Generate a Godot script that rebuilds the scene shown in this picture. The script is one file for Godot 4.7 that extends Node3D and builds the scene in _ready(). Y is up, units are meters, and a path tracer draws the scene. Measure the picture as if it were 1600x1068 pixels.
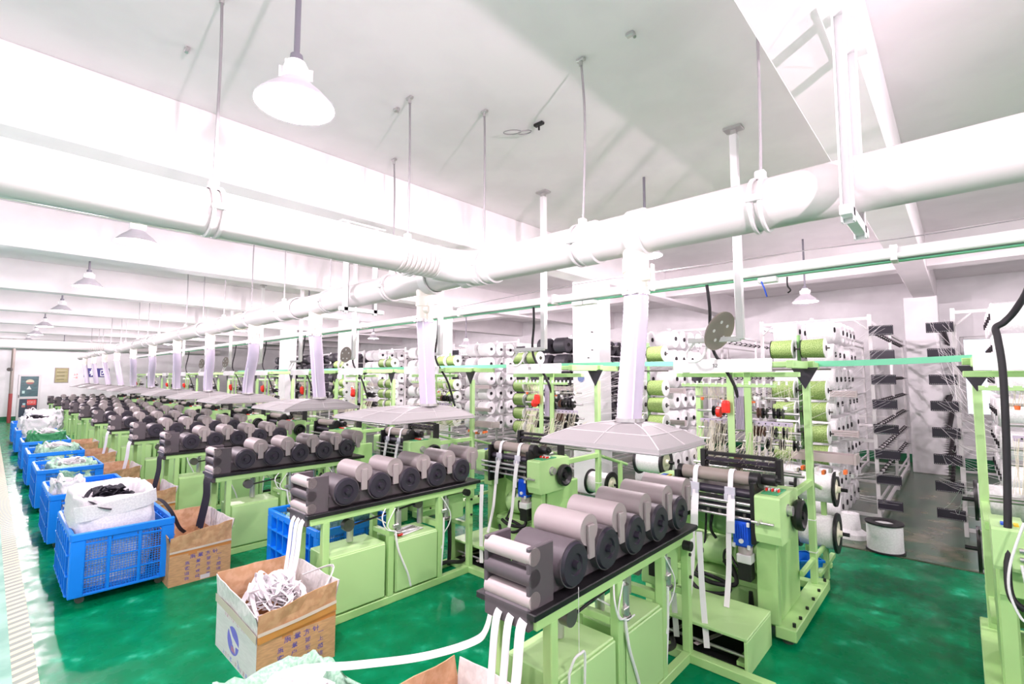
extends Node3D
# Ribbon weaving hall: a row of green needle looms, each with a finishing bench, an extraction hood and yarn creels behind.

class MB:
	var v := PackedVector3Array()
	var n := PackedVector3Array()
	var uv := PackedVector2Array()
	func t(a: Vector3, b: Vector3, c: Vector3, na: Vector3, nb: Vector3, nc: Vector3) -> void:
		# front faces run clockwise
		if (c - a).cross(b - a).dot(na + nb + nc) < 0.0:
			v.append_array([a, c, b]); n.append_array([na, nc, nb])
		else:
			v.append_array([a, b, c]); n.append_array([na, nb, nc])
		uv.append_array([Vector2.ZERO, Vector2.ZERO, Vector2.ZERO])
	func f3(a: Vector3, b: Vector3, c: Vector3, out: Vector3) -> void:
		var m := (c - a).cross(b - a)
		if m.length() < 1e-12: return
		m = m.normalized()
		if m.dot(out) < 0.0: m = -m
		t(a, b, c, m, m, m)
	func q(a: Vector3, b: Vector3, c: Vector3, d: Vector3, out: Vector3) -> void:
		f3(a, b, c, out); f3(a, c, d, out)
	# textured rectangle: a top left, b top right, c bottom right, d bottom left
	func pic(a: Vector3, b: Vector3, c: Vector3, d: Vector3) -> void:
		var m := (c - a).cross(b - a).normalized()
		v.append_array([a, b, c, a, c, d])
		for i in 6: n.append(m)
		uv.append_array([Vector2(0, 0), Vector2(1, 0), Vector2(1, 1), Vector2(0, 0), Vector2(1, 1), Vector2(0, 1)])
	func box(c: Vector3, s: Vector3, bev := 0.0, bs := Basis()) -> MB:
		var h := s * 0.5
		var e: float = min(bev, min(h.x, min(h.y, h.z)) * 0.9)
		if e <= 0.0:
			for ax in 3:
				for sg in [-1.0, 1.0]:
					var nn := Vector3.ZERO; nn[ax] = sg
					var u := Vector3.ZERO; u[(ax + 1) % 3] = h[(ax + 1) % 3]
					var w := Vector3.ZERO; w[(ax + 2) % 3] = h[(ax + 2) % 3]
					var o := nn * h[ax]
					q(c + bs * (o - u - w), c + bs * (o + u - w), c + bs * (o + u + w), c + bs * (o - u + w), bs * nn)
			return self
		var i := h - Vector3(e, e, e)
		for ax in 3:
			var a1 := (ax + 1) % 3
			var a2 := (ax + 2) % 3
			for sg in [-1.0, 1.0]:
				var nn := Vector3.ZERO; nn[ax] = sg
				var u := Vector3.ZERO; u[a1] = i[a1]
				var w := Vector3.ZERO; w[a2] = i[a2]
				var o := nn * h[ax]
				q(c + bs * (o - u - w), c + bs * (o + u - w), c + bs * (o + u + w), c + bs * (o - u + w), bs * nn)
				for s1 in [-1.0, 1.0]:
					# edge between face (ax,sg) and face (a1,s1), runs along a2
					var p := nn * h[ax]; p[a1] = s1 * i[a1]
					var r := Vector3.ZERO; r[ax] = sg * i[ax]; r[a1] = s1 * h[a1]
					q(c + bs * (p - w), c + bs * (p + w), c + bs * (r + w), c + bs * (r - w), bs * (p + r))
		for sx in [-1.0, 1.0]:
			for sy in [-1.0, 1.0]:
				for sz in [-1.0, 1.0]:
					f3(c + bs * Vector3(sx * h.x, sy * i.y, sz * i.z), c + bs * Vector3(sx * i.x, sy * h.y, sz * i.z), c + bs * Vector3(sx * i.x, sy * i.y, sz * h.z), bs * Vector3(sx, sy, sz))
		return self
	func b2(x0: float, x1: float, y0: float, y1: float, z0: float, z1: float, bev := 0.0) -> MB:
		return box(Vector3(x0 + x1, y0 + y1, z0 + z1) * 0.5, Vector3(abs(x1 - x0), abs(y1 - y0), abs(z1 - z0)), bev)
	func frame_of(d: Vector3) -> Basis:
		var y := d.normalized()
		var x := y.cross(Vector3.RIGHT if abs(y.x) < 0.8 else Vector3.UP).normalized()
		return Basis(x, y, x.cross(y))
	func cyl(a: Vector3, b: Vector3, r0: float, r1 := -1.0, seg := 16, cap := true) -> MB:
		if r1 < 0.0: r1 = r0
		var fr := frame_of(b - a)
		for k in seg:
			var d0 := fr.x * cos(TAU * k / seg) + fr.z * sin(TAU * k / seg)
			var d1 := fr.x * cos(TAU * (k + 1) / seg) + fr.z * sin(TAU * (k + 1) / seg)
			t(a + d0 * r0, a + d1 * r0, b + d1 * r1, d0, d1, d1)
			t(a + d0 * r0, b + d1 * r1, b + d0 * r1, d0, d1, d0)
			if cap:
				f3(a, a + d0 * r0, a + d1 * r0, -fr.y); f3(b, b + d0 * r1, b + d1 * r1, fr.y)
		return self
	# turned profile: list of (radius, height along the axis)
	func lathe(a: Vector3, axis: Vector3, prof: Array, seg := 24) -> MB:
		var fr := frame_of(axis)
		for j in prof.size() - 1:
			var p: Vector2 = prof[j]
			var r: Vector2 = prof[j + 1]
			var dn := Vector2(r.y - p.y, p.x - r.x).normalized()
			for k in seg:
				var c0 := fr.x * cos(TAU * k / seg) + fr.z * sin(TAU * k / seg)
				var c1 := fr.x * cos(TAU * (k + 1) / seg) + fr.z * sin(TAU * (k + 1) / seg)
				var n0 := c0 * dn.x + fr.y * dn.y
				var n1 := c1 * dn.x + fr.y * dn.y
				var p0 := a + c0 * p.x + fr.y * p.y
				var p1 := a + c1 * p.x + fr.y * p.y
				var r0 := a + c0 * r.x + fr.y * r.y
				var r1 := a + c1 * r.x + fr.y * r.y
				if p.x > 1e-5: t(p0, p1, r1, n0, n1, n1)
				if r.x > 1e-5: t(p0, r1, r0, n0, n1, n0)
		return self
	func smooth_pts(pts: Array, sub := 6) -> Array:
		if pts.size() < 3: return pts
		var o := []
		for i in pts.size() - 1:
			var p0: Vector3 = pts[max(i - 1, 0)]
			var p1: Vector3 = pts[i]
			var p2: Vector3 = pts[i + 1]
			var p3: Vector3 = pts[min(i + 2, pts.size() - 1)]
			for k in sub: o.append(p1.cubic_interpolate(p2, p0, p3, float(k) / sub))
		o.append(pts[-1])
		return o
	func tube(pts: Array, r: float, seg := 8, sub := 6) -> MB:
		var o := smooth_pts(pts, sub)
		var fr := frame_of(o[1] - o[0])
		var prev := []
		var pd := []
		for i in o.size():
			var d: Vector3 = (o[min(i + 1, o.size() - 1)] - o[max(i - 1, 0)]).normalized()
			var x := (fr.x - d * fr.x.dot(d)).normalized()
			fr = Basis(x, d, x.cross(d))
			var ring := []
			var dirs := []
			for k in seg + 1:
				var e := fr.x * cos(TAU * k / seg) + fr.z * sin(TAU * k / seg)
				ring.append(o[i] + e * r); dirs.append(e)
			if i > 0:
				for k in seg:
					t(prev[k], prev[k + 1], ring[k + 1], pd[k], pd[k + 1], dirs[k + 1])
					t(prev[k], ring[k + 1], ring[k], pd[k], dirs[k + 1], dirs[k])
			else:
				for k in seg: f3(o[0], ring[k], ring[k + 1], -d)
			prev = ring; pd = dirs
		for k in seg: f3(o[-1], prev[k], prev[k + 1], fr.y)
		return self
	# a flat strap: width runs along `side`, which may change from point to point
	func strap(pts: Array, sides: Array, w: float, th := 0.003, sub := 6) -> MB:
		var o := smooth_pts(pts, sub)
		var s := smooth_pts(sides, sub) if sides.size() == pts.size() and pts.size() > 2 else sides
		var pr := []
		for i in o.size():
			var d: Vector3 = (o[min(i + 1, o.size() - 1)] - o[max(i - 1, 0)]).normalized()
			var sd: Vector3 = s[min(i, s.size() - 1)]
			sd = (sd - d * sd.dot(d)).normalized()
			var u := sd.cross(d)
			var p: Vector3 = o[i]
			var ring := [p - sd * w * 0.5 - u * th * 0.5, p + sd * w * 0.5 - u * th * 0.5, p + sd * w * 0.5 + u * th * 0.5, p - sd * w * 0.5 + u * th * 0.5]
			if i > 0:
				var outs := [-u, sd, u, -sd]
				for k in 4: q(pr[k], pr[(k + 1) % 4], ring[(k + 1) % 4], ring[k], outs[k])
			pr = ring
		return self
	func rings(rs: Array, closed := true) -> MB:
		# smooth skin over rings of points, normals from the grid
		var m: int = rs[0].size()
		var nr := rs.size()
		var ns := []
		for i in nr:
			var row := []
			for k in m:
				var du: Vector3 = rs[i][(k + 1) % m if closed else min(k + 1, m - 1)] - rs[i][(k - 1 + m) % m if closed else max(k - 1, 0)]
				var dv: Vector3 = rs[min(i + 1, nr - 1)][k] - rs[max(i - 1, 0)][k]
				var e := dv.cross(du)
				row.append(e.normalized() if e.length() > 1e-9 else Vector3.UP)
			ns.append(row)
		for i in nr - 1:
			for k in (m if closed else m - 1):
				var k1 := (k + 1) % m
				t(rs[i][k], rs[i][k1], rs[i + 1][k1], ns[i][k], ns[i][k1], ns[i + 1][k1])
				t(rs[i][k], rs[i + 1][k1], rs[i + 1][k], ns[i][k], ns[i + 1][k1], ns[i + 1][k])
		return self
	func mesh(m: Material) -> ArrayMesh:
		var a := []
		a.resize(Mesh.ARRAY_MAX)
		a[Mesh.ARRAY_VERTEX] = v; a[Mesh.ARRAY_NORMAL] = n; a[Mesh.ARRAY_TEX_UV] = uv
		var am := ArrayMesh.new()
		am.add_surface_from_arrays(Mesh.PRIMITIVE_TRIANGLES, a)
		am.surface_set_material(0, m)
		return am

var M := {}
var rng := RandomNumberGenerator.new()
const ORD := ["first", "second", "third", "fourth", "fifth", "sixth", "seventh", "eighth", "ninth", "tenth", "eleventh", "last"]
const CEIL := 3.84
const DUCT_Z := -2.475
const DUCT_Y := 2.62
const XS := [-1.42, -3.5, -5.6, -7.6, -9.6, -11.65, -13.8, -16.0, -18.2, -20.4, -23.0, -25.6]

func mb() -> MB: return MB.new()
func V(x, y, z) -> Vector3: return Vector3(x, y, z)

func T(called: String, label: String, cat: String, pos := Vector3.ZERO, group := "", turn := 0.0) -> Node3D:
	var o := Node3D.new(); o.name = called
	add_child(o, true)
	o.position = pos; o.rotation.y = turn
	tag(o, label, cat, group)
	return o
func tag(o: Node, label: String, cat: String, group := "") -> void:
	o.set_meta("label", label); o.set_meta("category", cat)
	if group != "": o.set_meta("group", group)
	elif o.has_meta("group"): o.remove_meta("group")
func P(parent: Node, called: String, b: MB, m: Material, label := "", stuff := false) -> MeshInstance3D:
	var o := MeshInstance3D.new(); o.name = called
	o.mesh = b.mesh(m)
	parent.add_child(o, true)
	if label != "": o.set_meta("label", label)
	if stuff: o.set_meta("kind", "stuff")
	return o
func O(called: String, b: MB, m: Material, label: String, cat: String, group := "") -> MeshInstance3D:
	var o := P(self, called, b, m); tag(o, label, cat, group); return o
func S(called: String, b: MB, m: Material, parent: Node = null) -> MeshInstance3D:
	var o := P(parent if parent else self, called, b, m)
	if parent == null: o.set_meta("kind", "structure")
	return o
func dup(o: Node3D, pos: Vector3, label: String, group := "") -> Node3D:
	var c: Node3D = o.duplicate()
	add_child(c, true)
	c.position = pos
	tag(c, label, o.get_meta("category"), group)
	return c

func mat(c: Color, rough := 0.6, metal := 0.0) -> StandardMaterial3D:
	var m := StandardMaterial3D.new()
	m.albedo_color = c; m.roughness = rough; m.metallic = metal
	return m
func noisy(c0: Color, c1: Color, freq: float, scale: float, rough := 0.6, seed_ := 1, octaves := 4, p0 := 0.3, p1 := 0.7) -> StandardMaterial3D:
	var m := mat(Color.WHITE, rough)
	var nz := FastNoiseLite.new(); nz.frequency = freq; nz.seed = seed_; nz.fractal_octaves = octaves
	var g := Gradient.new(); g.set_color(0, c0); g.set_color(1, c1); g.set_offset(0, p0); g.set_offset(1, p1)
	var tx := NoiseTexture2D.new(); tx.width = 512; tx.height = 512; tx.seamless = true; tx.noise = nz; tx.color_ramp = g
	m.albedo_texture = tx
	m.uv1_triplanar = true; m.uv1_world_triplanar = true
	m.uv1_scale = Vector3.ONE * scale
	return m

func materials() -> void:
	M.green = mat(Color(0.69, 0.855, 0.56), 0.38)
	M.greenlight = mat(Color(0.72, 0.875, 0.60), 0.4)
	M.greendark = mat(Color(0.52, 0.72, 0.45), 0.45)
	M.wall = noisy(Color(0.91, 0.905, 0.91), Color(0.935, 0.93, 0.935), 0.01, 0.3, 0.85, 3)
	M.ceil = noisy(Color(0.895, 0.88, 0.885), Color(0.915, 0.90, 0.905), 0.01, 0.25, 0.9, 5)
	M.pvc = mat(Color(0.79, 0.775, 0.77), 0.35)
	M.pvcring = mat(Color(0.83, 0.82, 0.82), 0.4)
	M.cream = mat(Color(0.93, 0.91, 0.87), 0.45)
	M.greycoupling = mat(Color(0.80, 0.78, 0.77), 0.6)
	M.hose = mat(Color(0.76, 0.725, 0.80), 0.45)
	M.hood = mat(Color(0.60, 0.59, 0.59), 0.55)
	M.hoodseam = mat(Color(0.74, 0.73, 0.73), 0.5)
	M.steel = mat(Color(0.78, 0.77, 0.77), 0.3, 0.75)
	M.darksteel = mat(Color(0.45, 0.43, 0.42), 0.35, 0.6)
	M.rod = mat(Color(0.62, 0.61, 0.62), 0.4, 0.5)
	M.white = mat(Color(0.94, 0.94, 0.94), 0.5)
	M.whitemetal = mat(Color(0.90, 0.90, 0.90), 0.4)
	M.black = mat(Color(0.09, 0.085, 0.10), 0.45)
	M.blackplate = mat(Color(0.19, 0.17, 0.22), 0.4)
	M.rubber = mat(Color(0.12, 0.11, 0.13), 0.55)
	M.taupe = mat(Color(0.60, 0.56, 0.53), 0.45)
	M.brown = mat(Color(0.42, 0.30, 0.26), 0.6)
	M.bluebox = mat(Color(0.10, 0.35, 0.86), 0.4)
	M.crate = mat(Color(0.03, 0.52, 0.95), 0.4)
	M.ribbon = mat(Color(0.95, 0.94, 0.95), 0.7)
	M.ribbonblack = mat(Color(0.12, 0.11, 0.16), 0.7)
	M.bagwhite = noisy(Color(0.88, 0.87, 0.89), Color(0.95, 0.94, 0.95), 0.05, 2.0, 0.65, 9)
	M.baggreen = noisy(Color(0.55, 0.75, 0.63), Color(0.74, 0.86, 0.78), 0.04, 2.0, 0.6, 10)
	M.bagdeep = noisy(Color(0.16, 0.50, 0.30), Color(0.25, 0.58, 0.38), 0.04, 2.0, 0.6, 11)
	M.card = noisy(Color(0.76, 0.58, 0.42), Color(0.83, 0.66, 0.50), 0.02, 1.5, 0.8, 12)
	M.cardin = noisy(Color(0.80, 0.62, 0.47), Color(0.86, 0.70, 0.56), 0.02, 1.5, 0.85, 13)
	M.cardwhite = noisy(Color(0.86, 0.85, 0.84), Color(0.93, 0.92, 0.91), 0.02, 2.0, 0.7, 14)
	M.tape = mat(Color(0.80, 0.56, 0.30), 0.25)
	M.cleartape = mat(Color(0.86, 0.80, 0.74), 0.25)
	M.yarn = noisy(Color(0.90, 0.895, 0.90), Color(0.96, 0.955, 0.96), 0.03, 3.0, 0.75, 15)
	M.yarngreen = noisy(Color(0.45, 0.57, 0.28), Color(0.68, 0.77, 0.50), 0.05, 3.0, 0.6, 16)
	M.yarndark = noisy(Color(0.16, 0.15, 0.18), Color(0.42, 0.41, 0.44), 0.04, 4.0, 0.5, 17, 4, 0.45, 0.75)
	M.core = mat(Color(0.16, 0.14, 0.16), 0.6)
	M.mint = mat(Color(0.50, 0.86, 0.70), 0.5)
	M.red = mat(Color(0.90, 0.16, 0.10), 0.4)
	M.orange = mat(Color(0.92, 0.45, 0.2), 0.5)
	M.yellow = mat(Color(0.95, 0.80, 0.2), 0.6)
	M.pcb = mat(Color(0.25, 0.62, 0.42), 0.5)
	M.ivory = mat(Color(0.90, 0.89, 0.80), 0.5)
	M.clear = mat(Color(0.80, 0.80, 0.84), 0.2)
	M.frame = mat(Color(0.86, 0.85, 0.85), 0.4)
	M.tablegrey = mat(Color(0.34, 0.31, 0.33), 0.5)
	M.rollerlight = mat(Color(0.74, 0.69, 0.69), 0.5)
	M.pressroller = mat(Color(0.64, 0.60, 0.60), 0.5)
	M.basegreen = mat(Color(0.03, 0.42, 0.26), 0.5)
	M.bolt = mat(Color(0.2, 0.2, 0.2), 0.4, 0.5)
	# the film wrapped over some yarn packages
	M.film = mat(Color(0.92, 0.92, 0.94, 0.28), 0.25)
	M.film.transparency = BaseMaterial3D.TRANSPARENCY_ALPHA
	# floor: green epoxy paint with pale scuffs, worn behind the looms
	var g := Gradient.new()
	g.offsets = PackedFloat32Array([0.0, 0.45, 0.66, 0.76, 0.84, 1.0])
	g.colors = PackedColorArray([Color(0.0, 0.45, 0.27), Color(0.0, 0.48, 0.30), Color(0.01, 0.51, 0.33), Color(0.03, 0.54, 0.36), Color(0.10, 0.60, 0.43), Color(0.35, 0.70, 0.55)])
	M.floor = noisy(Color.BLACK, Color.WHITE, 0.012, 0.55, 0.16, 21, 6)
	M.floor.albedo_texture.color_ramp = g
	var rn := FastNoiseLite.new(); rn.frequency = 0.02; rn.seed = 4; rn.fractal_octaves = 5
	var rt := NoiseTexture2D.new(); rt.width = 512; rt.height = 512; rt.seamless = true; rt.noise = rn
	var rg := Gradient.new(); rg.set_color(0, Color(0.12, 0.12, 0.12)); rg.set_color(1, Color(0.42, 0.42, 0.42))
	rt.color_ramp = rg
	M.floor.metallic_specular = 0.16
	M.floor.roughness = 1.0; M.floor.roughness_texture = rt
	var g2 := Gradient.new()
	g2.offsets = PackedFloat32Array([0.0, 0.4, 0.6, 0.8, 1.0])
	g2.colors = PackedColorArray([Color(0.10, 0.36, 0.24), Color(0.26, 0.40, 0.28), Color(0.38, 0.42, 0.31), Color(0.48, 0.47, 0.38), Color(0.60, 0.57, 0.47)])
	M.floorworn = noisy(Color.BLACK, Color.WHITE, 0.01, 0.4, 0.22, 33, 6)
	M.floorworn.albedo_texture.color_ramp = g2
	M.walkway = noisy(Color(0.40, 0.66, 0.56), Color(0.54, 0.76, 0.67), 0.01, 0.4, 0.5, 8)
	M.tapeyellow = mat(Color(0.88, 0.85, 0.66), 0.5)
	M.tapegrey = mat(Color(0.50, 0.56, 0.50), 0.5)
	M.glow = mat(Color(1, 1, 1), 0.5)
	M.glow.emission_enabled = true; M.glow.emission = Color(1.0, 0.985, 1.0); M.glow.emission_energy_multiplier = 4.0
	M.shade = mat(Color(0.82, 0.80, 0.83), 0.35)
	M.lamprod = mat(Color(0.50, 0.49, 0.53), 0.4, 0.3)

#SETUP
func setup() -> void:
	var cam := Camera3D.new(); cam.name = "camera"
	cam.position = V(0, 1.8, 0); cam.rotation_degrees = V(4.15, 42.8, 0)
	cam.fov = rad_to_deg(2.0 * atan(534.0 / 755.0)); cam.near = 0.05; cam.far = 120
	add_child(cam); cam.current = true
	var we := WorldEnvironment.new(); we.name = "world"
	var e := Environment.new()
	e.background_mode = Environment.BG_COLOR
	e.background_color = Color(0.93, 0.96, 1.0)
	e.background_energy_multiplier = 2.0
	e.tonemap_mode = Environment.TONE_MAPPER_LINEAR
	e.tonemap_exposure = 1.0
	e.sdfgi_enabled = true; e.ssao_enabled = true; e.ssil_enabled = true
	we.environment = e; add_child(we)
	# the photographer's strobe on its stand beside the camera: the hard shadows on the ceiling come from it
	var st := T("studio_lamp", "photographer's lamp head on a black stand beside the camera", "lamp", V(2.5, 0, -0.35))
	P(st, "stand", mb().cyl(V(0, 0, 0), V(0, 1.93, 0), 0.015, 0.012, 8).cyl(V(0, 0.03, 0), V(0.3, 0.0, 0.25), 0.01).cyl(V(0, 0.03, 0), V(-0.3, 0.0, 0.25), 0.01).cyl(V(0, 0.03, 0), V(0, 0.0, -0.38), 0.01), M.black)
	P(st, "bulb", mb().lathe(V(0, 1.93, 0), Vector3.UP, [Vector2(0, 0), Vector2(0.05, 0.02), Vector2(0.09, 0.08), Vector2(0.1, 0.12), Vector2(0.09, 0.17), Vector2(0.05, 0.22), Vector2(0, 0.24)], 16), M.glow)
	var ol := SpotLight3D.new(); ol.name = "strobe_light"
	ol.position = V(0, 2.05, 0); ol.light_energy = 21.0; ol.light_color = Color(1.0, 0.88, 0.95)
	ol.light_size = 0.06; ol.spot_range = 40; ol.spot_attenuation = 2.0; ol.spot_angle = 52.0; ol.spot_angle_attenuation = 0.6; ol.shadow_enabled = true
	ol.basis = Basis.looking_at(V(-0.72, 0.68, -0.16), Vector3.UP)
	st.add_child(ol)
	# daylight through the windows of the aisle side, behind the left edge of the picture
	for i in 4:
		var al := AreaLight3D.new(); al.name = "window_light"
		al.area_size = Vector2(2.6, 1.5); al.position = V(-4.0 - 6.0 * i, 1.9, 2.9)
		al.light_energy = 0.12; al.light_color = Color(0.93, 0.97, 1.0)
		al.area_range = 40; al.shadow_enabled = true
		add_child(al)

#ROOM
func room() -> void:
	S("floor", mb().b2(-29.2, 7.2, -0.2, 0, -6.3, -0.02).b2(-29.2, 7.2, -0.2, -0.001, -0.02, 3.2), M.floor)
	S("floor_worn", mb().b2(-29.2, 7.2, -0.2, 0, -13.7, -6.3), M.floorworn)
	S("ceiling", mb().b2(-29.2, 7.2, CEIL, CEIL + 0.2, -13.7, 3.2), M.ceil)
	S("wall_left", mb().b2(-29.2, -29.0, 0, CEIL, -13.7, 3.2), M.wall)
	S("wall_right", mb().b2(7.0, 7.2, 0, CEIL, -13.7, 3.2), M.wall)
	S("wall_front", mb().b2(-29.0, 7.0, 0, CEIL, 3.0, 3.2), M.wall)
	var w := mb()
	# back wall with one window opening
	w.b2(-29.0, 0.02, 0, CEIL, -13.7, -13.45).b2(0.62, 7.0, 0, CEIL, -13.7, -13.45)
	w.b2(0.02, 0.62, 0, 1.0, -13.7, -13.45).b2(0.02, 0.62, 2.62, CEIL, -13.7, -13.45)
	S("wall_back", w, M.wall)
	var win := S("window_1", mb().b2(0.02, 0.08, 1.0, 2.62, -13.6, -13.5, 0.008).b2(0.56, 0.62, 1.0, 2.62, -13.6, -13.5, 0.008).b2(0.08, 0.56, 1.0, 1.06, -13.6, -13.5, 0.008).b2(0.08, 0.56, 2.56, 2.62, -13.6, -13.5, 0.008).b2(0.08, 0.56, 2.0, 2.06, -13.6, -13.5, 0.008), M.frame)
	var gl := mat(Color(0.95, 0.98, 1.0, 0.08), 0.05); gl.transparency = BaseMaterial3D.TRANSPARENCY_ALPHA
	P(win, "pane", mb().b2(0.08, 0.56, 1.06, 2.0, -13.555, -13.55), gl)
	P(win, "pane", mb().b2(0.08, 0.56, 2.06, 2.56, -13.555, -13.55), gl)
	S("baseboard_back", mb().b2(-29, 7, 0, 0.17, -13.45, -13.43), M.basegreen)
	S("baseboard_left", mb().b2(-29, -28.98, 0, 0.17, -13.4, 3), M.basegreen)
	# ceiling beams run away from the camera; one cross beam ties them
	for k in 8:
		var x := -0.28 - 3.87 * k
		S("ceiling_beam", mb().b2(x - 0.32, x, 3.32, CEIL, -13.45, 3.0, 0.006), M.ceil)
	for k in 8:
		var x1 := -0.6 - 3.87 * k
		S("ceiling_beam", mb().b2(max(x1 - 3.55, -29.0), x1, 3.36, CEIL, -9.25, -8.9, 0.006), M.ceil)
	S("ceiling_beam", mb().b2(-0.28, 7.0, 3.36, CEIL, -9.25, -8.9, 0.006), M.ceil)
	for p in [[-4.31, -6.53], [-8.18, -6.53], [-12.05, -6.53], [-15.92, -6.53], [-0.5, -12.2]]:
		var c := S("column", mb().b2(p[0] - 0.25, p[0] + 0.25, 0, 3.34, p[1] - 0.17, p[1] + 0.17, 0.01), M.wall)
		if p[0] == -4.31:
			P(c, "warning_sign", mb().cyl(V(-4.4, 1.78, -6.36), V(-4.4, 1.78, -6.352), 0.06, 0.06, 24), mat(Color(0.45, 0.52, 0.72), 0.5))
			for s in [[0.02, 2.5], [0.02, 2.22], [-0.05, 2.1]]:
				P(c, "anchor", mb().cyl(V(-4.2 + s[0], s[1], -6.36), V(-4.2 + s[0], s[1], -6.33), 0.008, 0.008, 8), M.bolt)
	# hatched safety line on the floor along the aisle
	var z0 := -0.30
	var z1 := -0.19
	var line := T("trim_1", "pale yellow and grey hatched safety line on the aisle floor", "floor marking")
	line.set_meta("kind", "structure")
	P(line, "marking", mb().b2(-28, -2.6, 0.0, 0.002, z0, z1), M.tapegrey)
	var hatch := mb()
	var x := -2.7
	while x > -24.0:
		hatch.q(V(x, 0.0026, z1), V(x - 0.05, 0.0026, z1), V(x - 0.10, 0.0026, z0), V(x - 0.05, 0.0026, z0), Vector3.UP)
		x -= 0.10
	P(line, "hatching", hatch, M.tapeyellow, "", true)
	S("floor_walkway", mb().b2(-29, 7, 0.0, 0.0015, z1, 2.99), M.walkway)
	var jn := mb()
	jn.b2(-3, 1.6, 0.0, 0.004, -6.32, -6.28)
	S("trim_2", jn, mat(Color(0.30, 0.33, 0.25), 0.8))

#DUCTS
func ring_pair(b: MB, c: Vector3, ax: Vector3, r: float) -> void:
	for s in [-0.022, 0.022]:
		b.lathe(c + ax * (s - 0.009), ax, [Vector2(r, 0), Vector2(r + 0.014, 0.003), Vector2(r + 0.014, 0.015), Vector2(r, 0.018)], 32)
func hanger(c: Vector3, ax: Vector3, top: float, r: float, label: String) -> void:
	var h := T("duct_hanger", label, "pipe hanger", V(c.x, top, c.z), "thin rods that carry the ventilation ducts")
	var b := mb()
	var bend := rng.randf_range(-0.03, 0.03)
	b.tube([V(0, 0, 0), V(bend, (c.y - top) * 0.3, 0), V(bend * 0.6, (c.y - top) * 0.7, 0), V(0, c.y + r - top + 0.01, 0)], 0.0075, 8)
	P(h, "rod", b, M.rod)
	P(h, "anchor_plate", mb().box(V(0, -0.012, 0), V(0.06, 0.02, 0.03), 0.004).cyl(V(0, -0.02, 0), V(0, -0.05, 0), 0.013, 0.013, 10), M.steel)
	var k := mb(); ring_pair(k, V(0, c.y - top, 0), ax, r)
	k.box(V(0, c.y + r - top + 0.025, 0), V(0.045, 0.05, 0.045), 0.006)
	k.box(V(0, c.y - top, 0) + (V(0, 0, 0.0) if ax.x == 0 else V(0, 0, r + 0.012)) + (V(r + 0.012, 0, 0) if ax.x == 0 else Vector3.ZERO), V(0.07, 0.03, 0.03) if ax.x != 0 else V(0.03, 0.03, 0.07), 0.005)
	P(h, "clamp", k, M.pvcring)
func duct_run(b: MB, a: Vector3, z: Vector3, r: float) -> void:
	b.lathe(a, z - a, [Vector2(r - 0.008, 0), Vector2(r, 0), Vector2(r, (z - a).length()), Vector2(r - 0.008, (z - a).length())], 40)
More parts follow.
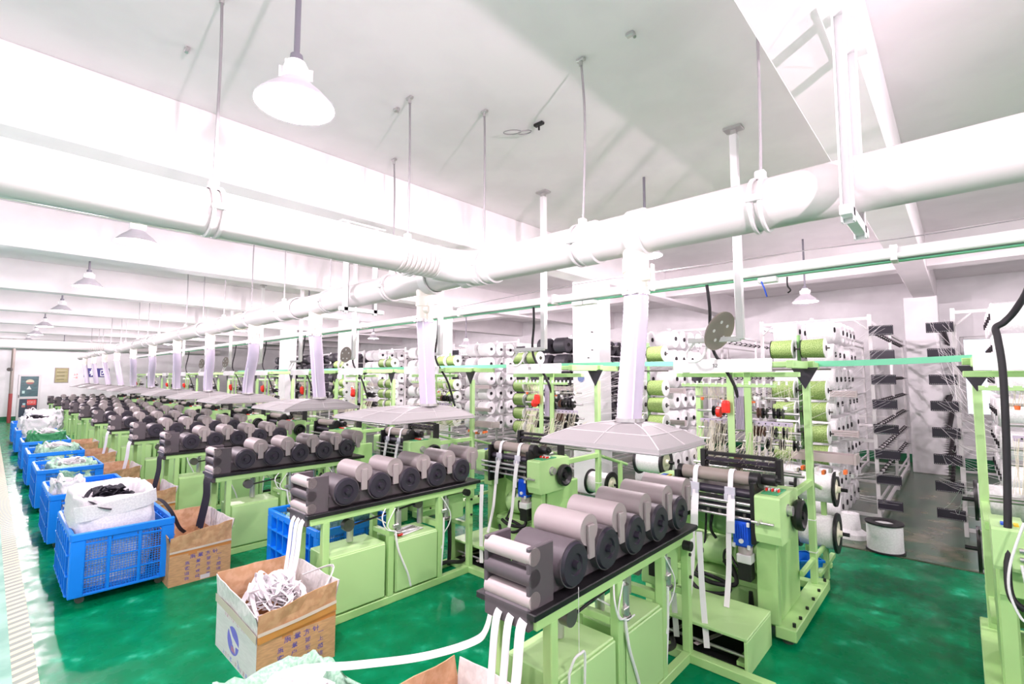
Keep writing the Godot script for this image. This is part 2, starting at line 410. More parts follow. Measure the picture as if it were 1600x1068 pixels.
func ducts() -> void:
	var R := 0.12
	var d := T("exhaust_duct", "long white plastic ventilation duct above the row of looms", "duct", V(-1, DUCT_Y, DUCT_Z))
	var b := mb()
	duct_run(b, V(5.9, 0, 0), V(-1.75, 0, 0), R)
	duct_run(b, V(-1.75, 0, 0), V(-17.0, -0.01, 0), R - 0.006)
	duct_run(b, V(-17.0, -0.01, 0), V(-24.9, -0.02, 0), R - 0.02)
	P(d, "pipe", b, M.pvc)
	for x in [1.0 - 1.62, 1.0 - 1.3, -1.6, -1.75, -2.2, -4.8, -8.6, -12.4]:
		P(d, "socket", mb().lathe(V(x - 0.05, 0, 0), Vector3.RIGHT, [Vector2(R, 0), Vector2(R + 0.012, 0.006), Vector2(R + 0.012, 0.094), Vector2(R, 0.1)], 40), M.pvcring)
	P(d, "end_cap", mb().lathe(V(-25.0, -0.02, 0), Vector3.RIGHT, [Vector2(0, 0), Vector2(R - 0.01, 0.0), Vector2(R - 0.01, 0.1)], 32), M.pvcring)
	P(d, "grey_joint", mb().lathe(V(-6.75, -0.005, 0), Vector3.RIGHT, [Vector2(R - 0.006, 0), Vector2(R + 0.004, 0.002), Vector2(R + 0.004, 0.07), Vector2(R - 0.006, 0.072)], 40), M.ivory)
	for e in [[-2.82, "white plastic branch duct crossing above the blue crates to the main duct"], [-17.8, "far white branch duct that meets the main duct near the end wall"]]:
		var br := T("branch_duct", e[1], "duct", V(e[0], DUCT_Y + 0.03, 0))
		b = mb()
		duct_run(b, V(0, 0, 2.95), V(0, 0, DUCT_Z + 0.62), R)
		P(br, "pipe", b, M.pvc)
		b = mb()
		for k in 9:
			var z: float = DUCT_Z + 0.62 - k * 0.038
			b.lathe(V(0, 0, z), V(0, 0, -1), [Vector2(R - 0.004, 0), Vector2(R + 0.002, 0.01), Vector2(R + 0.002, 0.028), Vector2(R - 0.004, 0.038)], 40)
		P(br, "flexible_coupling", b, M.greycoupling, "grey flexible coupling")
		# swept bend into the main run
		b = mb()
		var pts := []
		for k in 7:
			var a := PI * 0.5 * k / 6.0
			pts.append(V(0.27 * (1 - cos(a)), -0.03 * k / 6.0, DUCT_Z + 0.28 - 0.27 * sin(a)))
		b.tube(pts, R + 0.006, 36, 2)
		P(br, "elbow", b, M.pvcring)
		P(br, "elbow_collar", mb().lathe(V(0.30, -0.03, DUCT_Z), Vector3.RIGHT, [Vector2(R, 0), Vector2(R + 0.014, 0.004), Vector2(R + 0.014, 0.06), Vector2(R, 0.064)], 40), M.pvcring)
		P(br, "weld_seam", mb().b2(-0.06, -0.045, -R * 0.93, -R * 0.9, -0.9, 2.0), M.ivory)
	# hangers
	hanger(V(-0.66, DUCT_Y, DUCT_Z), Vector3.RIGHT, CEIL, 0.12, "hanger rod of the main duct beside the white strut frame")
	hanger(V(-1.69, DUCT_Y, DUCT_Z), Vector3.RIGHT, CEIL, 0.12, "hanger rod of the main duct just before the first hood's dropper")
	hanger(V(-2.58, DUCT_Y, DUCT_Z), Vector3.RIGHT, CEIL, 0.12, "hanger rod of the main duct beside the branch elbow")
	hanger(V(-2.8, DUCT_Y + 0.03, -0.74), Vector3.BACK, CEIL, 0.12, "long bowed hanger rod of the branch duct, beside the big lamp")
	hanger(V(-2.85, DUCT_Y + 0.03, -1.98), Vector3.BACK, CEIL, 0.12, "hanger rod of the branch duct next to its grey coupling")
	hanger(V(-3.8, DUCT_Y, DUCT_Z), Vector3.RIGHT, CEIL, 0.115, "hanger rod of the main duct right behind the branch, against the lit beam")
	var k := 0
	for x in [-5.0, -6.2, -7.3, -8.5, -9.6, -10.7, -12.8, -13.9, -15.0, -16.6, -17.3, -19.0, -20.5, -21.4, -23.2]:
		hanger(V(x, DUCT_Y, DUCT_Z), Vector3.RIGHT, CEIL, 0.114, "thin hanger rod holding the far run of the main duct")
		k += 1
	# hanging strut frames
	for e in [[-0.30, 3.32, "white steel strut frame hung from the near beam around the duct"], [-4.35, 3.32, "white steel strut frame hung from the second beam around the duct"]]:
		var st := T("strut_frame", e[2], "pipe support", V(e[0], 0, DUCT_Z))
		for s in [-0.16, 0.16]:
			var c := mb()
			c.b2(-0.022, 0.022, 2.42, e[1], s - 0.02, s - 0.016).b2(-0.022, -0.018, 2.42, e[1], s - 0.02, s + 0.02).b2(0.018, 0.022, 2.42, e[1], s - 0.02, s + 0.02)
			P(st, "upright", c, M.whitemetal)
		P(st, "crossbar", mb().b2(-0.022, 0.022, 2.44, 2.48, -0.26, 0.22, 0.003), M.whitemetal)
		P(st, "top_plate", mb().b2(-0.06, 0.06, e[1] - 0.015, e[1], -0.24, 0.24, 0.003), M.whitemetal)

#LAMPS
func lamp(pos: Vector3, label: String, rod_top := 3.84, energy := 5.2, group := "", wide := 1.0) -> void:
	var l := T("pendant_lamp", label, "lamp", pos, group)
	var r := 0.165 * wide
	P(l, "shade", mb().lathe(V(0, 0, 0), Vector3.UP, [Vector2(r - 0.004, 0.0), Vector2(r, 0.0), Vector2(r, 0.008), Vector2(r * 0.74, 0.055), Vector2(r * 0.48, 0.092), Vector2(0.055, 0.115), Vector2(0.05, 0.118)], 40), M.shade)
	P(l, "socket", mb().lathe(V(0, 0.115, 0), Vector3.UP, [Vector2(0.055, 0), Vector2(0.052, 0.06), Vector2(0.04, 0.085), Vector2(0.02, 0.09)], 20), M.white)
	for k in 6:
		var a := TAU * k / 6
		P(l, "cooling_rib", mb().box(V(cos(a) * 0.06, 0.15, sin(a) * 0.06), V(0.02, 0.05, 0.008), 0.0, Basis(Vector3.UP, -a)), M.white)
	P(l, "rod", mb().cyl(V(0, 0.2, 0), V(0, 0.235, 0), 0.03, 0.026, 14).cyl(V(0, 0.235, 0), V(0, rod_top - pos.y, 0), 0.013, 0.013, 12), M.lamprod)
	P(l, "diffuser", mb().lathe(V(0, 0.004, 0), Vector3.UP, [Vector2(0, -0.016), Vector2(r * 0.5, -0.012), Vector2(r - 0.006, 0.002)], 40), M.glow)
	var o := OmniLight3D.new(); o.name = "lamp_light"
	o.position = V(0, -0.035, 0); o.light_energy = energy; o.light_color = Color(1.0, 0.925, 0.965)
	o.light_size = 0.03; o.omni_range = 40; o.omni_attenuation = 2.0; o.shadow_enabled = true
	l.add_child(o)
func lamps() -> void:
	var n := ["big white pendant lamp above the branch duct, closest to the camera", "white pendant lamp just below the branch duct, second along the aisle", "third white pendant lamp along the aisle", "fourth white pendant lamp along the aisle", "fifth white pendant lamp along the aisle", "sixth white pendant lamp along the aisle, towards the end wall"]
	var xs := [-2.11, -5.5, -8.7, -12.3, -16.4, -19.7]
	for i in 6: lamp(V(xs[i], 3.0 + (0.03 if i else 0.0), -0.86), n[i])
	lamp(V(-23.6, 3.03, -0.86), "seventh white pendant lamp along the aisle, close to the end wall")
	lamp(V(-26.6, 3.03, -2.0), "last pendant lamp in front of the end wall")
	lamp(V(-2.28, 3.02, -4.45), "lit pendant lamp partly hidden behind the first hood's dropper")
	for i in 5:
		lamp(V(-6.1 - 3.9 * i, 3.02, -4.5), "pendant lamp glowing just behind the far run of the main duct", 3.84, 5.2, "lamps half hidden behind the main duct")
	lamp(V(-1.62, 2.9, -8.1), "small pendant lamp above the white yarn creel, by the cross beam", 3.84, 5.2)
	lamp(V(-9.3, 2.6, -8.3), "lit pendant lamp over the dark yarn creels", 3.84, 5.2)
	for p in [[1.7, -0.9, "beside the camera"], [1.7, -4.5, "over the neighbouring loom"], [1.7, -8.1, "over the window aisle"], [-2.2, 1.6, "over the aisle behind the camera"], [-5.6, -8.1, "over the third creel rack"], [-13.4, -8.1, "over the seventh creel rack"]]:
		lamp(V(p[0], 3.0, p[1]), "white pendant lamp outside the picture, %s" % p[2], 3.84, 2.6 if p[1] > 0 else 5.2)
	lamp(V(5.2, 2.9, -4.5), "pendant lamp above the neighbouring loom", 3.84, 5.2)

#HOODS
func hoods() -> void:
	var tops := [-1.33, -3.30, -5.32, -7.19, -9.15, -11.23, -13.32, -15.47, -17.76, -19.94, -22.3, -24.6]
	var bots := [-1.36, -3.36, -5.37, -7.62, -9.5, -11.55, -13.8, -15.85, -17.6, -19.7, -22.2, -24.5]
	for i in 12:
		var wx := 0.72 if i == 0 else 0.94
		var wz := 0.55 if i == 0 else 0.87
		var cx: float = bots[i] - (0.05 if i == 0 else 0.36)
		var h := T("extraction_hood", "pale grey extraction hood with lilac hose, %s in the row counted from the camera end" % ORD[i], "extraction hood", V(cx, 1.435, DUCT_Z + (0.05 if i == 0 else -0.10)), "extraction hoods hung along the main duct")
		var lv := [[1.0, 0.0], [0.985, 0.022], [0.70, 0.075], [0.42, 0.108], [0.20, 0.118]]
		var cs := [Vector2(-1, 1), Vector2(0, 1.02), Vector2(1, 1), Vector2(1.02, 0), Vector2(1, -1), Vector2(0, -1.02), Vector2(-1, -1), Vector2(-1.02, 0)]
		var ox: float = bots[i] - cx
		var pt := func(j: int, l: int) -> Vector3:
			var f: float = lv[l][0]
			var c: Vector2 = cs[j % 8]
			return V(c.x * wx * 0.5 * f + ox * (1.0 - f), lv[l][1], c.y * wz * 0.5 * f)
		for j in 8:
			var b := mb()
			var out := V(cs[j].x + cs[(j + 1) % 8].x, 1.2, cs[j].y + cs[(j + 1) % 8].y)
			for l in 4:
				b.q(pt.call(j, l), pt.call(j + 1, l), pt.call(j + 1, l + 1), pt.call(j, l + 1), out)
				var dn := V(0, -0.004, 0)
				b.q(pt.call(j, l) + dn, pt.call(j + 1, l) + dn, pt.call(j + 1, l + 1) + dn, pt.call(j, l + 1) + dn, -out)
			P(h, "panel", b, M.hood)
		if i < 6:
			for j in 8:
				P(h, "seam", mb().tube([pt.call(j, 1), pt.call(j, 2), pt.call(j, 3), pt.call(j, 4)], 0.0035, 6, 2), M.hoodseam)
			var rr := mb()
			for j in 8: rr.cyl(pt.call(j, 2), pt.call(j + 1, 2), 0.003, 0.003, 6)
			P(h, "seam_ring", rr, M.hoodseam)
		var lip := mb()
		for j in 8: lip.cyl(pt.call(j, 0), pt.call(j + 1, 0), 0.006, 0.006, 8)
		P(h, "rim", lip, M.hood)
		# hose: ribbed and slightly curved
		var tx: float = tops[i] - cx
		var dz := DUCT_Z - h.position.z
		var y1 := 2.27 - 1.435
		var rings := []
		var nr := 60 if i < 5 else 24
		for k in nr + 1:
			var f := float(k) / nr
			var e: float = f * f * (3 - 2 * f)
			var c := V(lerp(ox, tx, e), lerp(0.118, y1, f), dz * f)
			var r: float = 0.068 + (0.0020 if k % 2 == 0 else -0.0008)
			var ring := []
			for s in 24: ring.append(c + V(cos(TAU * s / 24) * r, 0, sin(TAU * s / 24) * r))
			rings.append(ring)
		P(h, "hose", mb().rings(rings), M.hose)
		P(h, "hose_seam", mb().tube([V(ox + 0.046, 0.12, 0.051), V(lerp(ox, tx, 0.5) + 0.046, 0.48, 0.051 + dz * 0.5), V(tx + 0.046, y1, 0.051 + dz)], 0.004, 6, 8), M.white)
		P(h, "clamp", mb().lathe(V(ox, 0.12, 0), Vector3.UP, [Vector2(0.068, 0), Vector2(0.075, 0), Vector2(0.075, 0.02), Vector2(0.068, 0.02)], 28).box(V(ox + 0.055, 0.13, 0.055), V(0.03, 0.02, 0.02)), M.steel)
		P(h, "clamp", mb().lathe(V(tx, y1 - 0.01, dz), Vector3.UP, [Vector2(0.068, 0), Vector2(0.075, 0), Vector2(0.075, 0.022), Vector2(0.068, 0.022)], 28).box(V(tx + 0.04, y1 + 0.005, dz + 0.065), V(0.035, 0.022, 0.02)).box(V(tx - 0.03, y1 + 0.005, dz + 0.07), V(0.03, 0.03, 0.02)), M.steel)
		var col := mb().lathe(V(tx, y1, dz), Vector3.UP, [Vector2(0.068, 0), Vector2(0.070, 0.02), Vector2(0.066, 0.03), Vector2(0.066, 0.12), Vector2(0.074, 0.125), Vector2(0.074, 0.2), Vector2(0.069, 0.205), Vector2(0.074, 0.30)], 32)
		P(h, "collar", col, M.cream)
		P(h, "valve", mb().cyl(V(tx + 0.055, y1 + 0.09, dz + 0.03), V(tx + 0.11, y1 + 0.09, dz + 0.03), 0.03, 0.03, 16).b2(tx + 0.11, tx + 0.125, y1 + 0.0, y1 + 0.15, dz + 0.015, dz + 0.045, 0.004), M.cream, "cream damper valve with lever")

#LOOM
func L(x, y, z) -> Vector3: return Vector3(x + 1.42, y, z + 4.2)
func lb(b: MB, x0, x1, y0, y1, z0, z1, bev := 0.004) -> MB:
	return b.b2(x0 + 1.42, x1 + 1.42, y0, y1, z0 + 4.2, z1 + 4.2, bev)
func disc(b: MB, c: Vector3, ax: Vector3, r: float, w: float, seg := 20) -> void:
	b.lathe(c - ax * w * 0.5, ax, [Vector2(0, 0), Vector2(r, 0), Vector2(r, w), Vector2(0, w)], seg)
func make_loom() -> Node3D:
	var t := T("needle_loom", "loom", "loom", V(XS[0], 0, -4.2))
	var g: Material = M.green
	# base
	for s in [[-0.95, 1.0], [-1.88, -1.0]]:
		P(t, "base_rail", lb(mb(), s[0] - 0.065, s[0] + 0.065, 0.03, 0.11, -4.87, -3.74, 0.006), g)
		for z in [-3.80, -4.80]:
			P(t, "foot", mb().cyl(L(s[0], 0.0, z), L(s[0], 0.03, z), 0.035, 0.03, 14), M.darksteel)
			P(t, "bolt", mb().cyl(L(s[0] + 0.04, 0.11, z), L(s[0] + 0.04, 0.135, z), 0.011, 0.011, 8), M.bolt)
		for z in [-3.95, -4.15, -4.35, -4.55]:
			P(t, "bolt", mb().cyl(L(s[0] + 0.045, 0.11, z), L(s[0] + 0.045, 0.128, z), 0.011, 0.011, 8), M.bolt)
	P(t, "base_crossbar", lb(mb(), -1.85, -0.98, 0.04, 0.10, -4.82, -4.74), g)
	P(t, "base_crossbar", lb(mb(), -1.85, -0.98, 0.04, 0.10, -3.95, -3.87), g)
	# columns
	P(t, "column", lb(mb(), -1.07, -0.99, 0.11, 0.72, -4.36, -3.84, 0.01), g)
	P(t, "front_flange", lb(mb(), -1.12, -0.985, 0.11, 0.66, -3.80, -3.74, 0.004), g)
	P(t, "column", lb(mb(), -1.87, -1.79, 0.11, 0.78, -4.36, -3.86, 0.01), g)
	P(t, "bracket", lb(mb(), -1.86, -1.74, 0.62, 0.78, -3.86, -3.80), g)
	# housings
	var hp := func(x0: float, x1: float, z0: float, z1: float, y0: float, y1: float, ch: float) -> MB:
		var b := mb()
		var pr := [V(0, y0, z1 + ch), V(0, y0, z0 - ch * 0.4), V(0, y0 + ch, z0), V(0, y1 - 0.012, z0), V(0, y1, z0 - 0.012), V(0, y1, z1 + 0.012), V(0, y1 - 0.012, z1), V(0, y0 + ch, z1)]
		var c := V(0, (y0 + y1) * 0.5, (z0 + z1) * 0.5)
		for k in 8:
			var p: Vector3 = pr[k]
			var r: Vector3 = pr[(k + 1) % 8]
			var o := (p + r) * 0.5 - c
			b.q(L(x0, p.y, p.z), L(x1, p.y, p.z), L(x1, r.y, r.z), L(x0, r.y, r.z), o)
			b.f3(L(x1, c.y, c.z), L(x1, p.y, p.z), L(x1, r.y, r.z), Vector3.RIGHT)
			b.f3(L(x0, c.y, c.z), L(x0, p.y, p.z), L(x0, r.y, r.z), Vector3.LEFT)
		return b
	P(t, "gear_housing", hp.call(-1.09, -0.93, -3.64, -4.12, 0.67, 0.985, 0.06), M.greenlight)
	P(t, "gear_housing", hp.call(-1.88, -1.75, -3.70, -4.05, 0.78, 1.0, 0.02), M.greenlight)
	P(t, "control_board", lb(mb(), -1.07, -0.96, 0.985, 0.993, -3.95, -3.72), M.pcb)
	for k in 7:
		P(t, "indicator", lb(mb(), -1.06 + 0.013 * k, -1.052 + 0.013 * k, 0.993, 1.01, -3.84 - 0.02 * (k % 3), -3.80 - 0.02 * (k % 3), 0.0), M.red if k % 3 == 0 else M.white)
	P(t, "indicator", lb(mb(), -1.84, -1.80, 1.0, 1.008, -3.84, -3.78, 0.0), M.bluebox)
	P(t, "indicator", lb(mb(), -1.79, -1.77, 1.0, 1.008, -3.84, -3.78, 0.0), M.yellow)
	# shaft knob, pin, hand wheel
	P(t, "shaft_knob", mb().cyl(L(-0.93, 0.875, -3.83), L(-0.895, 0.875, -3.83), 0.034, 0.034, 20).cyl(L(-0.93, 0.875, -3.83), L(-0.925, 0.875, -3.83), 0.043, 0.043, 20), M.steel)
	P(t, "shaft_pin", mb().cyl(L(-1.05, 0.815, -3.64), L(-1.05, 0.815, -3.56), 0.011, 0.011, 12).cyl(L(-1.1, 0.815, -3.60), L(-0.96, 0.815, -3.60), 0.009, 0.009, 10), M.steel)
	var hw := mb().lathe(L(-0.92, 0.82, -3.98), Vector3.RIGHT, [Vector2(0.03, 0), Vector2(0.09, 0.0), Vector2(0.105, 0.012), Vector2(0.108, 0.03), Vector2(0.105, 0.055), Vector2(0.088, 0.062), Vector2(0.078, 0.05), Vector2(0.06, 0.03), Vector2(0.03, 0.032), Vector2(0.026, 0.06), Vector2(0, 0.06)], 32)
	P(t, "hand_wheel", hw, M.black)
	# take-up roller and its bed
	P(t, "side_plate", lb(mb(), -1.68, -1.65, 0.70, 1.08, -3.90, -3.68), M.black)
	P(t, "side_plate", lb(mb(), -1.125, -1.095, 0.64, 1.06, -3.90, -3.66), M.black)
	P(t, "takeup_roller", mb().cyl(L(-1.64, 1.065, -3.78), L(-1.15, 1.065, -3.78), 0.05, 0.05, 28), M.taupe)
	P(t, "roller_collar", mb().cyl(L(-1.15, 1.065, -3.78), L(-1.09, 1.065, -3.78), 0.052, 0.052, 24).cyl(L(-1.68, 1.065, -3.78), L(-1.64, 1.065, -3.78), 0.052, 0.052, 24), M.black)
	P(t, "motor_knob", mb().cyl(L(-1.09, 1.06, -3.86), L(-1.0, 1.06, -3.86), 0.04, 0.04, 20).cyl(L(-1.0, 1.06, -3.86), L(-0.97, 1.06, -3.86), 0.018, 0.018, 12), M.black)
	P(t, "guide_roller", mb().cyl(L(-1.66, 0.965, -3.74), L(-1.10, 0.965, -3.74), 0.032, 0.032, 20), M.blackplate)
	for e in [[0.90, 0.013], [0.855, 0.012], [0.80, 0.010]]:
		P(t, "guide_bar", mb().cyl(L(-1.78, e[0], -3.69), L(-1.10, e[0], -3.69), e[1], e[1], 12), M.steel)
	P(t, "breast_beam", lb(mb(), -1.66, -1.12, 0.76, 0.88, -3.95, -3.86), M.blackplate)
	for k in 6:
		P(t, "tension_clip", mb().cyl(L(-1.60 + 0.085 * k, 0.83, -3.70), L(-1.60 + 0.085 * k, 0.79, -3.70), 0.012, 0.008, 8), M.darksteel)
	# sloping shield and pan
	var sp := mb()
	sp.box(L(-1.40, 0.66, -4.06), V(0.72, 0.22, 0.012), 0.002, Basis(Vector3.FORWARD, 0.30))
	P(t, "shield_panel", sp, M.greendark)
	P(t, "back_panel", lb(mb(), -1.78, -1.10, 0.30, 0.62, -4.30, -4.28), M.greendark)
	P(t, "motor_bed", lb(mb(), -1.80, -1.08, 0.24, 0.28, -4.28, -3.92), g)
	P(t, "apron", lb(mb(), -1.80, -1.08, 0.11, 0.24, -3.96, -3.94), M.greenlight)
	# main motor
	P(t, "motor", mb().lathe(L(-1.72, 0.42, -4.08), Vector3.RIGHT, [Vector2(0, 0), Vector2(0.07, 0.0), Vector2(0.11, 0.03), Vector2(0.122, 0.05), Vector2(0.122, 0.13), Vector2(0.115, 0.135), Vector2(0.115, 0.28), Vector2(0.122, 0.285), Vector2(0.122, 0.31)], 32), M.greenlight)
	var fins := mb()
	for k in 9: disc(fins, L(-1.395 + 0.028 * k, 0.42, -4.08), Vector3.RIGHT, 0.118, 0.012, 28)
	fins.cyl(L(-1.42, 0.42, -4.08), L(-1.13, 0.42, -4.08), 0.10, 0.10, 24)
	P(t, "cooling_fin", fins, M.greenlight)
	P(t, "junction_box", lb(mb(), -1.36, -1.26, 0.51, 0.58, -4.14, -4.02, 0.008), M.black)
	P(t, "damper_foot", mb().lathe(L(-1.20, 0.11, -3.86), Vector3.UP, [Vector2(0.05, 0), Vector2(0.05, 0.02), Vector2(0.02, 0.03), Vector2(0.014, 0.13), Vector2(0, 0.13)], 16), M.black)
	# blue take-up gearbox
	P(t, "gearbox", lb(mb(), -1.255, -1.135, 0.60, 0.775, -3.78, -3.68, 0.012), M.bluebox, "bright blue gearbox")
	var rb := mb()
	for k in 6: lb(rb, -1.235 + 0.016 * k, -1.228 + 0.016 * k, 0.66, 0.755, -3.68, -3.672, 0.0)
	P(t, "gearbox_rib", rb, M.bluebox)
	P(t, "gearbox_cap", mb().cyl(L(-1.195, 0.645, -3.68), L(-1.195, 0.645, -3.668), 0.016, 0.016, 14), M.white)
	for p in [[-1.245, 0.765], [-1.145, 0.765], [-1.245, 0.61], [-1.145, 0.61]]:
		P(t, "corner_bolt", lb(mb(), p[0] - 0.01, p[0] + 0.01, p[1] - 0.015, p[1] + 0.015, -3.68, -3.666, 0.002), M.whitemetal)
	P(t, "motor_neck", mb().cyl(L(-1.185, 0.60, -3.73), L(-1.185, 0.55, -3.73), 0.05, 0.045, 20), M.rollerlight)
	P(t, "motor_flange", lb(mb(), -1.235, -1.135, 0.49, 0.55, -3.78, -3.68, 0.006), M.whitemetal)
	P(t, "servo_motor", lb(mb(), -1.23, -1.14, 0.37, 0.49, -3.775, -3.685, 0.006), M.black)
	# cables
	P(t, "cable", mb().tube([L(-1.24, 0.44, -3.72), L(-1.34, 0.52, -3.80), L(-1.38, 0.42, -3.85), L(-1.33, 0.30, -3.90)], 0.009), M.rubber)
	P(t, "cable", mb().tube([L(-1.50, 0.78, -4.0), L(-1.53, 0.60, -4.0), L(-1.50, 0.52, -4.02)], 0.012), M.rubber)
	P(t, "cable", mb().tube([L(-1.56, 0.78, -4.0), L(-1.57, 0.60, -4.0), L(-1.58, 0.45, -3.98), L(-1.62, 0.26, -3.9)], 0.009), M.rubber)
	P(t, "cable", mb().tube([L(-1.62, 0.27, -3.84), L(-1.45, 0.26, -3.78), L(-1.30, 0.27, -3.84), L(-1.33, 0.37, -3.88), L(-1.40, 0.40, -3.90)], 0.017), M.rubber)
	P(t, "cable", mb().tube([L(-1.62, 0.22, -3.80), L(-1.50, 0.20, -3.72), L(-1.34, 0.22, -3.76), L(-1.36, 0.26, -3.84), L(-1.6, 0.28, -3.88)], 0.015), M.rubber)
	# rear posts and top frame
	for x in [-0.965, -1.88]:
		P(t, "rear_post", lb(mb(), x - 0.025, x + 0.025, 0.11, 1.76, -4.75, -4.69), M.greenlight)
		var gs := mb()
		for s in [-0.006, 0.006]:
			gs.f3(L(x - 0.10, 1.88, -4.68 + s), L(x + 0.10, 1.88, -4.68 + s), L(x, 1.70, -4.68 + s), V(0, 0, s))
		gs.q(L(x - 0.10, 1.88, -4.674), L(x - 0.10, 1.88, -4.686), L(x, 1.70, -4.686), L(x, 1.70, -4.674), V(-1, -1, 0))
		gs.q(L(x + 0.10, 1.88, -4.674), L(x + 0.10, 1.88, -4.686), L(x, 1.70, -4.686), L(x, 1.70, -4.674), V(1, -1, 0))
		P(t, "gusset", gs, M.blackplate)
		P(t, "side_arm", lb(mb(), x - 0.02, x + 0.02, 0.90, 0.95, -4.70, -4.05), g)
		P(t, "side_arm", lb(mb(), x - 0.015, x + 0.015, 0.28, 0.32, -4.72, -4.3), g)
		P(t, "top_arm", lb(mb(), x - 0.025, x + 0.025, 1.87, 1.93, -5.15, -4.20), g)
		P(t, "rear_stay", mb().cyl(L(x, 0.30, -5.1), L(x, 0.30, -4.72), 0.02, 0.02, 8).cyl(L(x, 0.74, -5.35), L(x, 0.92, -4.72), 0.018, 0.018, 8), g)
	P(t, "top_beam", lb(mb(), -1.95, -0.90, 1.885, 1.935, -4.75, -4.69), g)
	P(t, "top_beam", lb(mb(), -1.95, -0.94, 1.80, 1.84, -4.42, -4.37), M.greenlight)
	P(t, "top_beam", lb(mb(), -1.90, -0.94, 1.88, 1.92, -4.28, -4.22), g)
	var hb := mb()
	for k in 16: lb(hb, -1.85 + 0.055 * k, -1.835 + 0.055 * k, 1.735, 1.765, -4.315, -4.305, 0.0)
	P(t, "eyelet_rail", lb(mb(), -1.88, -1.10, 1.715, 1.745, -4.345, -4.315, 0.002), M.greenlight)
	P(t, "eyelet", hb, M.white, "", true)
	P(t, "sign_board", lb(mb(), -1.90, -1.09, 1.84, 1.95, -4.215, -4.195, 0.003), M.white, "white board at the top")
	# mast
	P(t, "mast_plate", lb(mb(), -1.475, -1.42, 0.95, 1.84, -4.31, -4.295, 0.002), M.greenlight)
	P(t, "mast_plate", lb(mb(), -1.345, -1.29, 1.05, 1.84, -4.34, -4.325, 0.002), g)
	P(t, "mast_foot", lb(mb(), -1.43, -1.36, 0.98, 1.14, -4.30, -4.28), M.brown)
	var hd := mb()
	for k in 6: lb(hd, -1.415 + 0.0115 * k, -1.409 + 0.0115 * k, 1.36, 1.72, -4.33, -4.324, 0.0)
	P(t, "heald_strip", hd, M.hose, "", true)
	P(t, "heald_comb", lb(mb(), -1.415, -1.345, 1.36, 1.64, -4.345, -4.334, 0.0), M.darksteel)
	P(t, "heald_spring", lb(mb(), -1.415, -1.345, 1.64, 1.74, -4.345, -4.330, 0.0), M.white)
	P(t, "warning_light", mb().lathe(L(-1.47, 1.50, -4.25), Vector3.UP, [Vector2(0.0, 0), Vector2(0.032, 0.0), Vector2(0.034, 0.02), Vector2(0.034, 0.08), Vector2(0.028, 0.10), Vector2(0, 0.105)], 18), M.red, "red warning light")
	P(t, "reel", mb().cyl(L(-1.56, 1.50, -4.30), L(-1.53, 1.50, -4.30), 0.045, 0.045, 18), M.red, "small red reel")
	# yarn bars with tension discs
	for e in [[1.625, -4.40, 0.010], [1.50, -4.42, 0.012], [1.345, -4.44, 0.011], [1.245, -4.46, 0.011]]:
		P(t, "yarn_bar", mb().cyl(L(-1.78, e[0], e[1]), L(-0.96, e[0], e[1]), e[2], e[2], 10), M.steel)
	P(t, "perforated_bar", lb(mb(), -1.74, -1.0, 1.40, 1.435, -4.385, -4.375, 0.001), M.hose)
	var ho := mb()
	for k in 14: ho.cyl(L(-1.70 + 0.05 * k, 1.418, -4.376), L(-1.70 + 0.05 * k, 1.418, -4.372), 0.006, 0.006, 6)
	P(t, "hole", ho, M.bolt, "", true)
	for e in [[1.50, -4.42, [-1.62, -1.56, -1.25, -1.21, -1.13, -1.09]], [1.345, -4.44, [-1.60, -1.56, -1.29, -1.24, -1.15, -1.07]], [1.245, -4.46, [-1.64, -1.58, -1.20, -1.10, -1.0]]]:
		for x in e[2]:
			var d := mb()
			d.lathe(L(x - 0.018, e[0], e[1]), Vector3.RIGHT, [Vector2(0.012, 0), Vector2(0.045, 0.0), Vector2(0.045, 0.006), Vector2(0.018, 0.010), Vector2(0.018, 0.024), Vector2(0.042, 0.028), Vector2(0.042, 0.034), Vector2(0.012, 0.036)], 18)
			P(t, "tension_disc", d, M.brown if x < -1.22 and x > -1.32 else M.black)
	var r2 := RandomNumberGenerator.new(); r2.seed = 77
	for k in 26:
		var x := r2.randf_range(-1.74, -1.02)
		if x > -1.5 and x < -1.3: continue
		var b := mb()
		var y := 1.56 + r2.randf_range(-0.03, 0.06)
		b.cyl(L(x, y, -4.36), L(x, y + 0.025, -4.36), 0.012, 0.016, 8)
		P(t, "thread_eye", b, [M.steel, M.white, M.darksteel, M.white, M.orange][k % 5])
	# threads (nobody could count them)
	var th := mb()
	for k in 70:
		var x := r2.randf_range(-1.76, -1.0)
		if x > -1.48 and x < -1.32: x -= 0.2
		th.cyl(L(x, 1.72, -4.33), L(x + r2.randf_range(-0.03, 0.03), 1.60, -4.38), 0.0013, 0.0013, 3, false)
		th.cyl(L(x, 1.42, -4.36), L(x + r2.randf_range(-0.05, 0.05), 1.10, -4.22), 0.0016, 0.0016, 3, false)
	for k in 50:
		var x := r2.randf_range(-1.7, -1.02)
		th.cyl(L(x, 1.02 + r2.randf_range(0, 0.12), -4.1), L(x + r2.randf_range(-0.1, 0.1), 1.2 + r2.randf_range(-0.1, 0.1), -4.75), 0.0016, 0.0016, 3, false)
	P(t, "thread", th, M.ivory, "", true)
	# heald frame
	P(t, "heald_frame", lb(mb(), -1.64, -1.60, 0.98, 1.20, -4.18, -4.10), M.black)
	P(t, "heald_frame", lb(mb(), -1.07, -1.03, 0.92, 1.17, -4.18, -4.10), M.black)
	for y in [1.17, 1.125, 1.09]:
		P(t, "heald_bar", lb(mb(), -1.60, -1.07, y - 0.013, y + 0.013, -4.165, -4.115, 0.003), M.black if y != 1.125 else M.blackplate)
	var hl := mb()
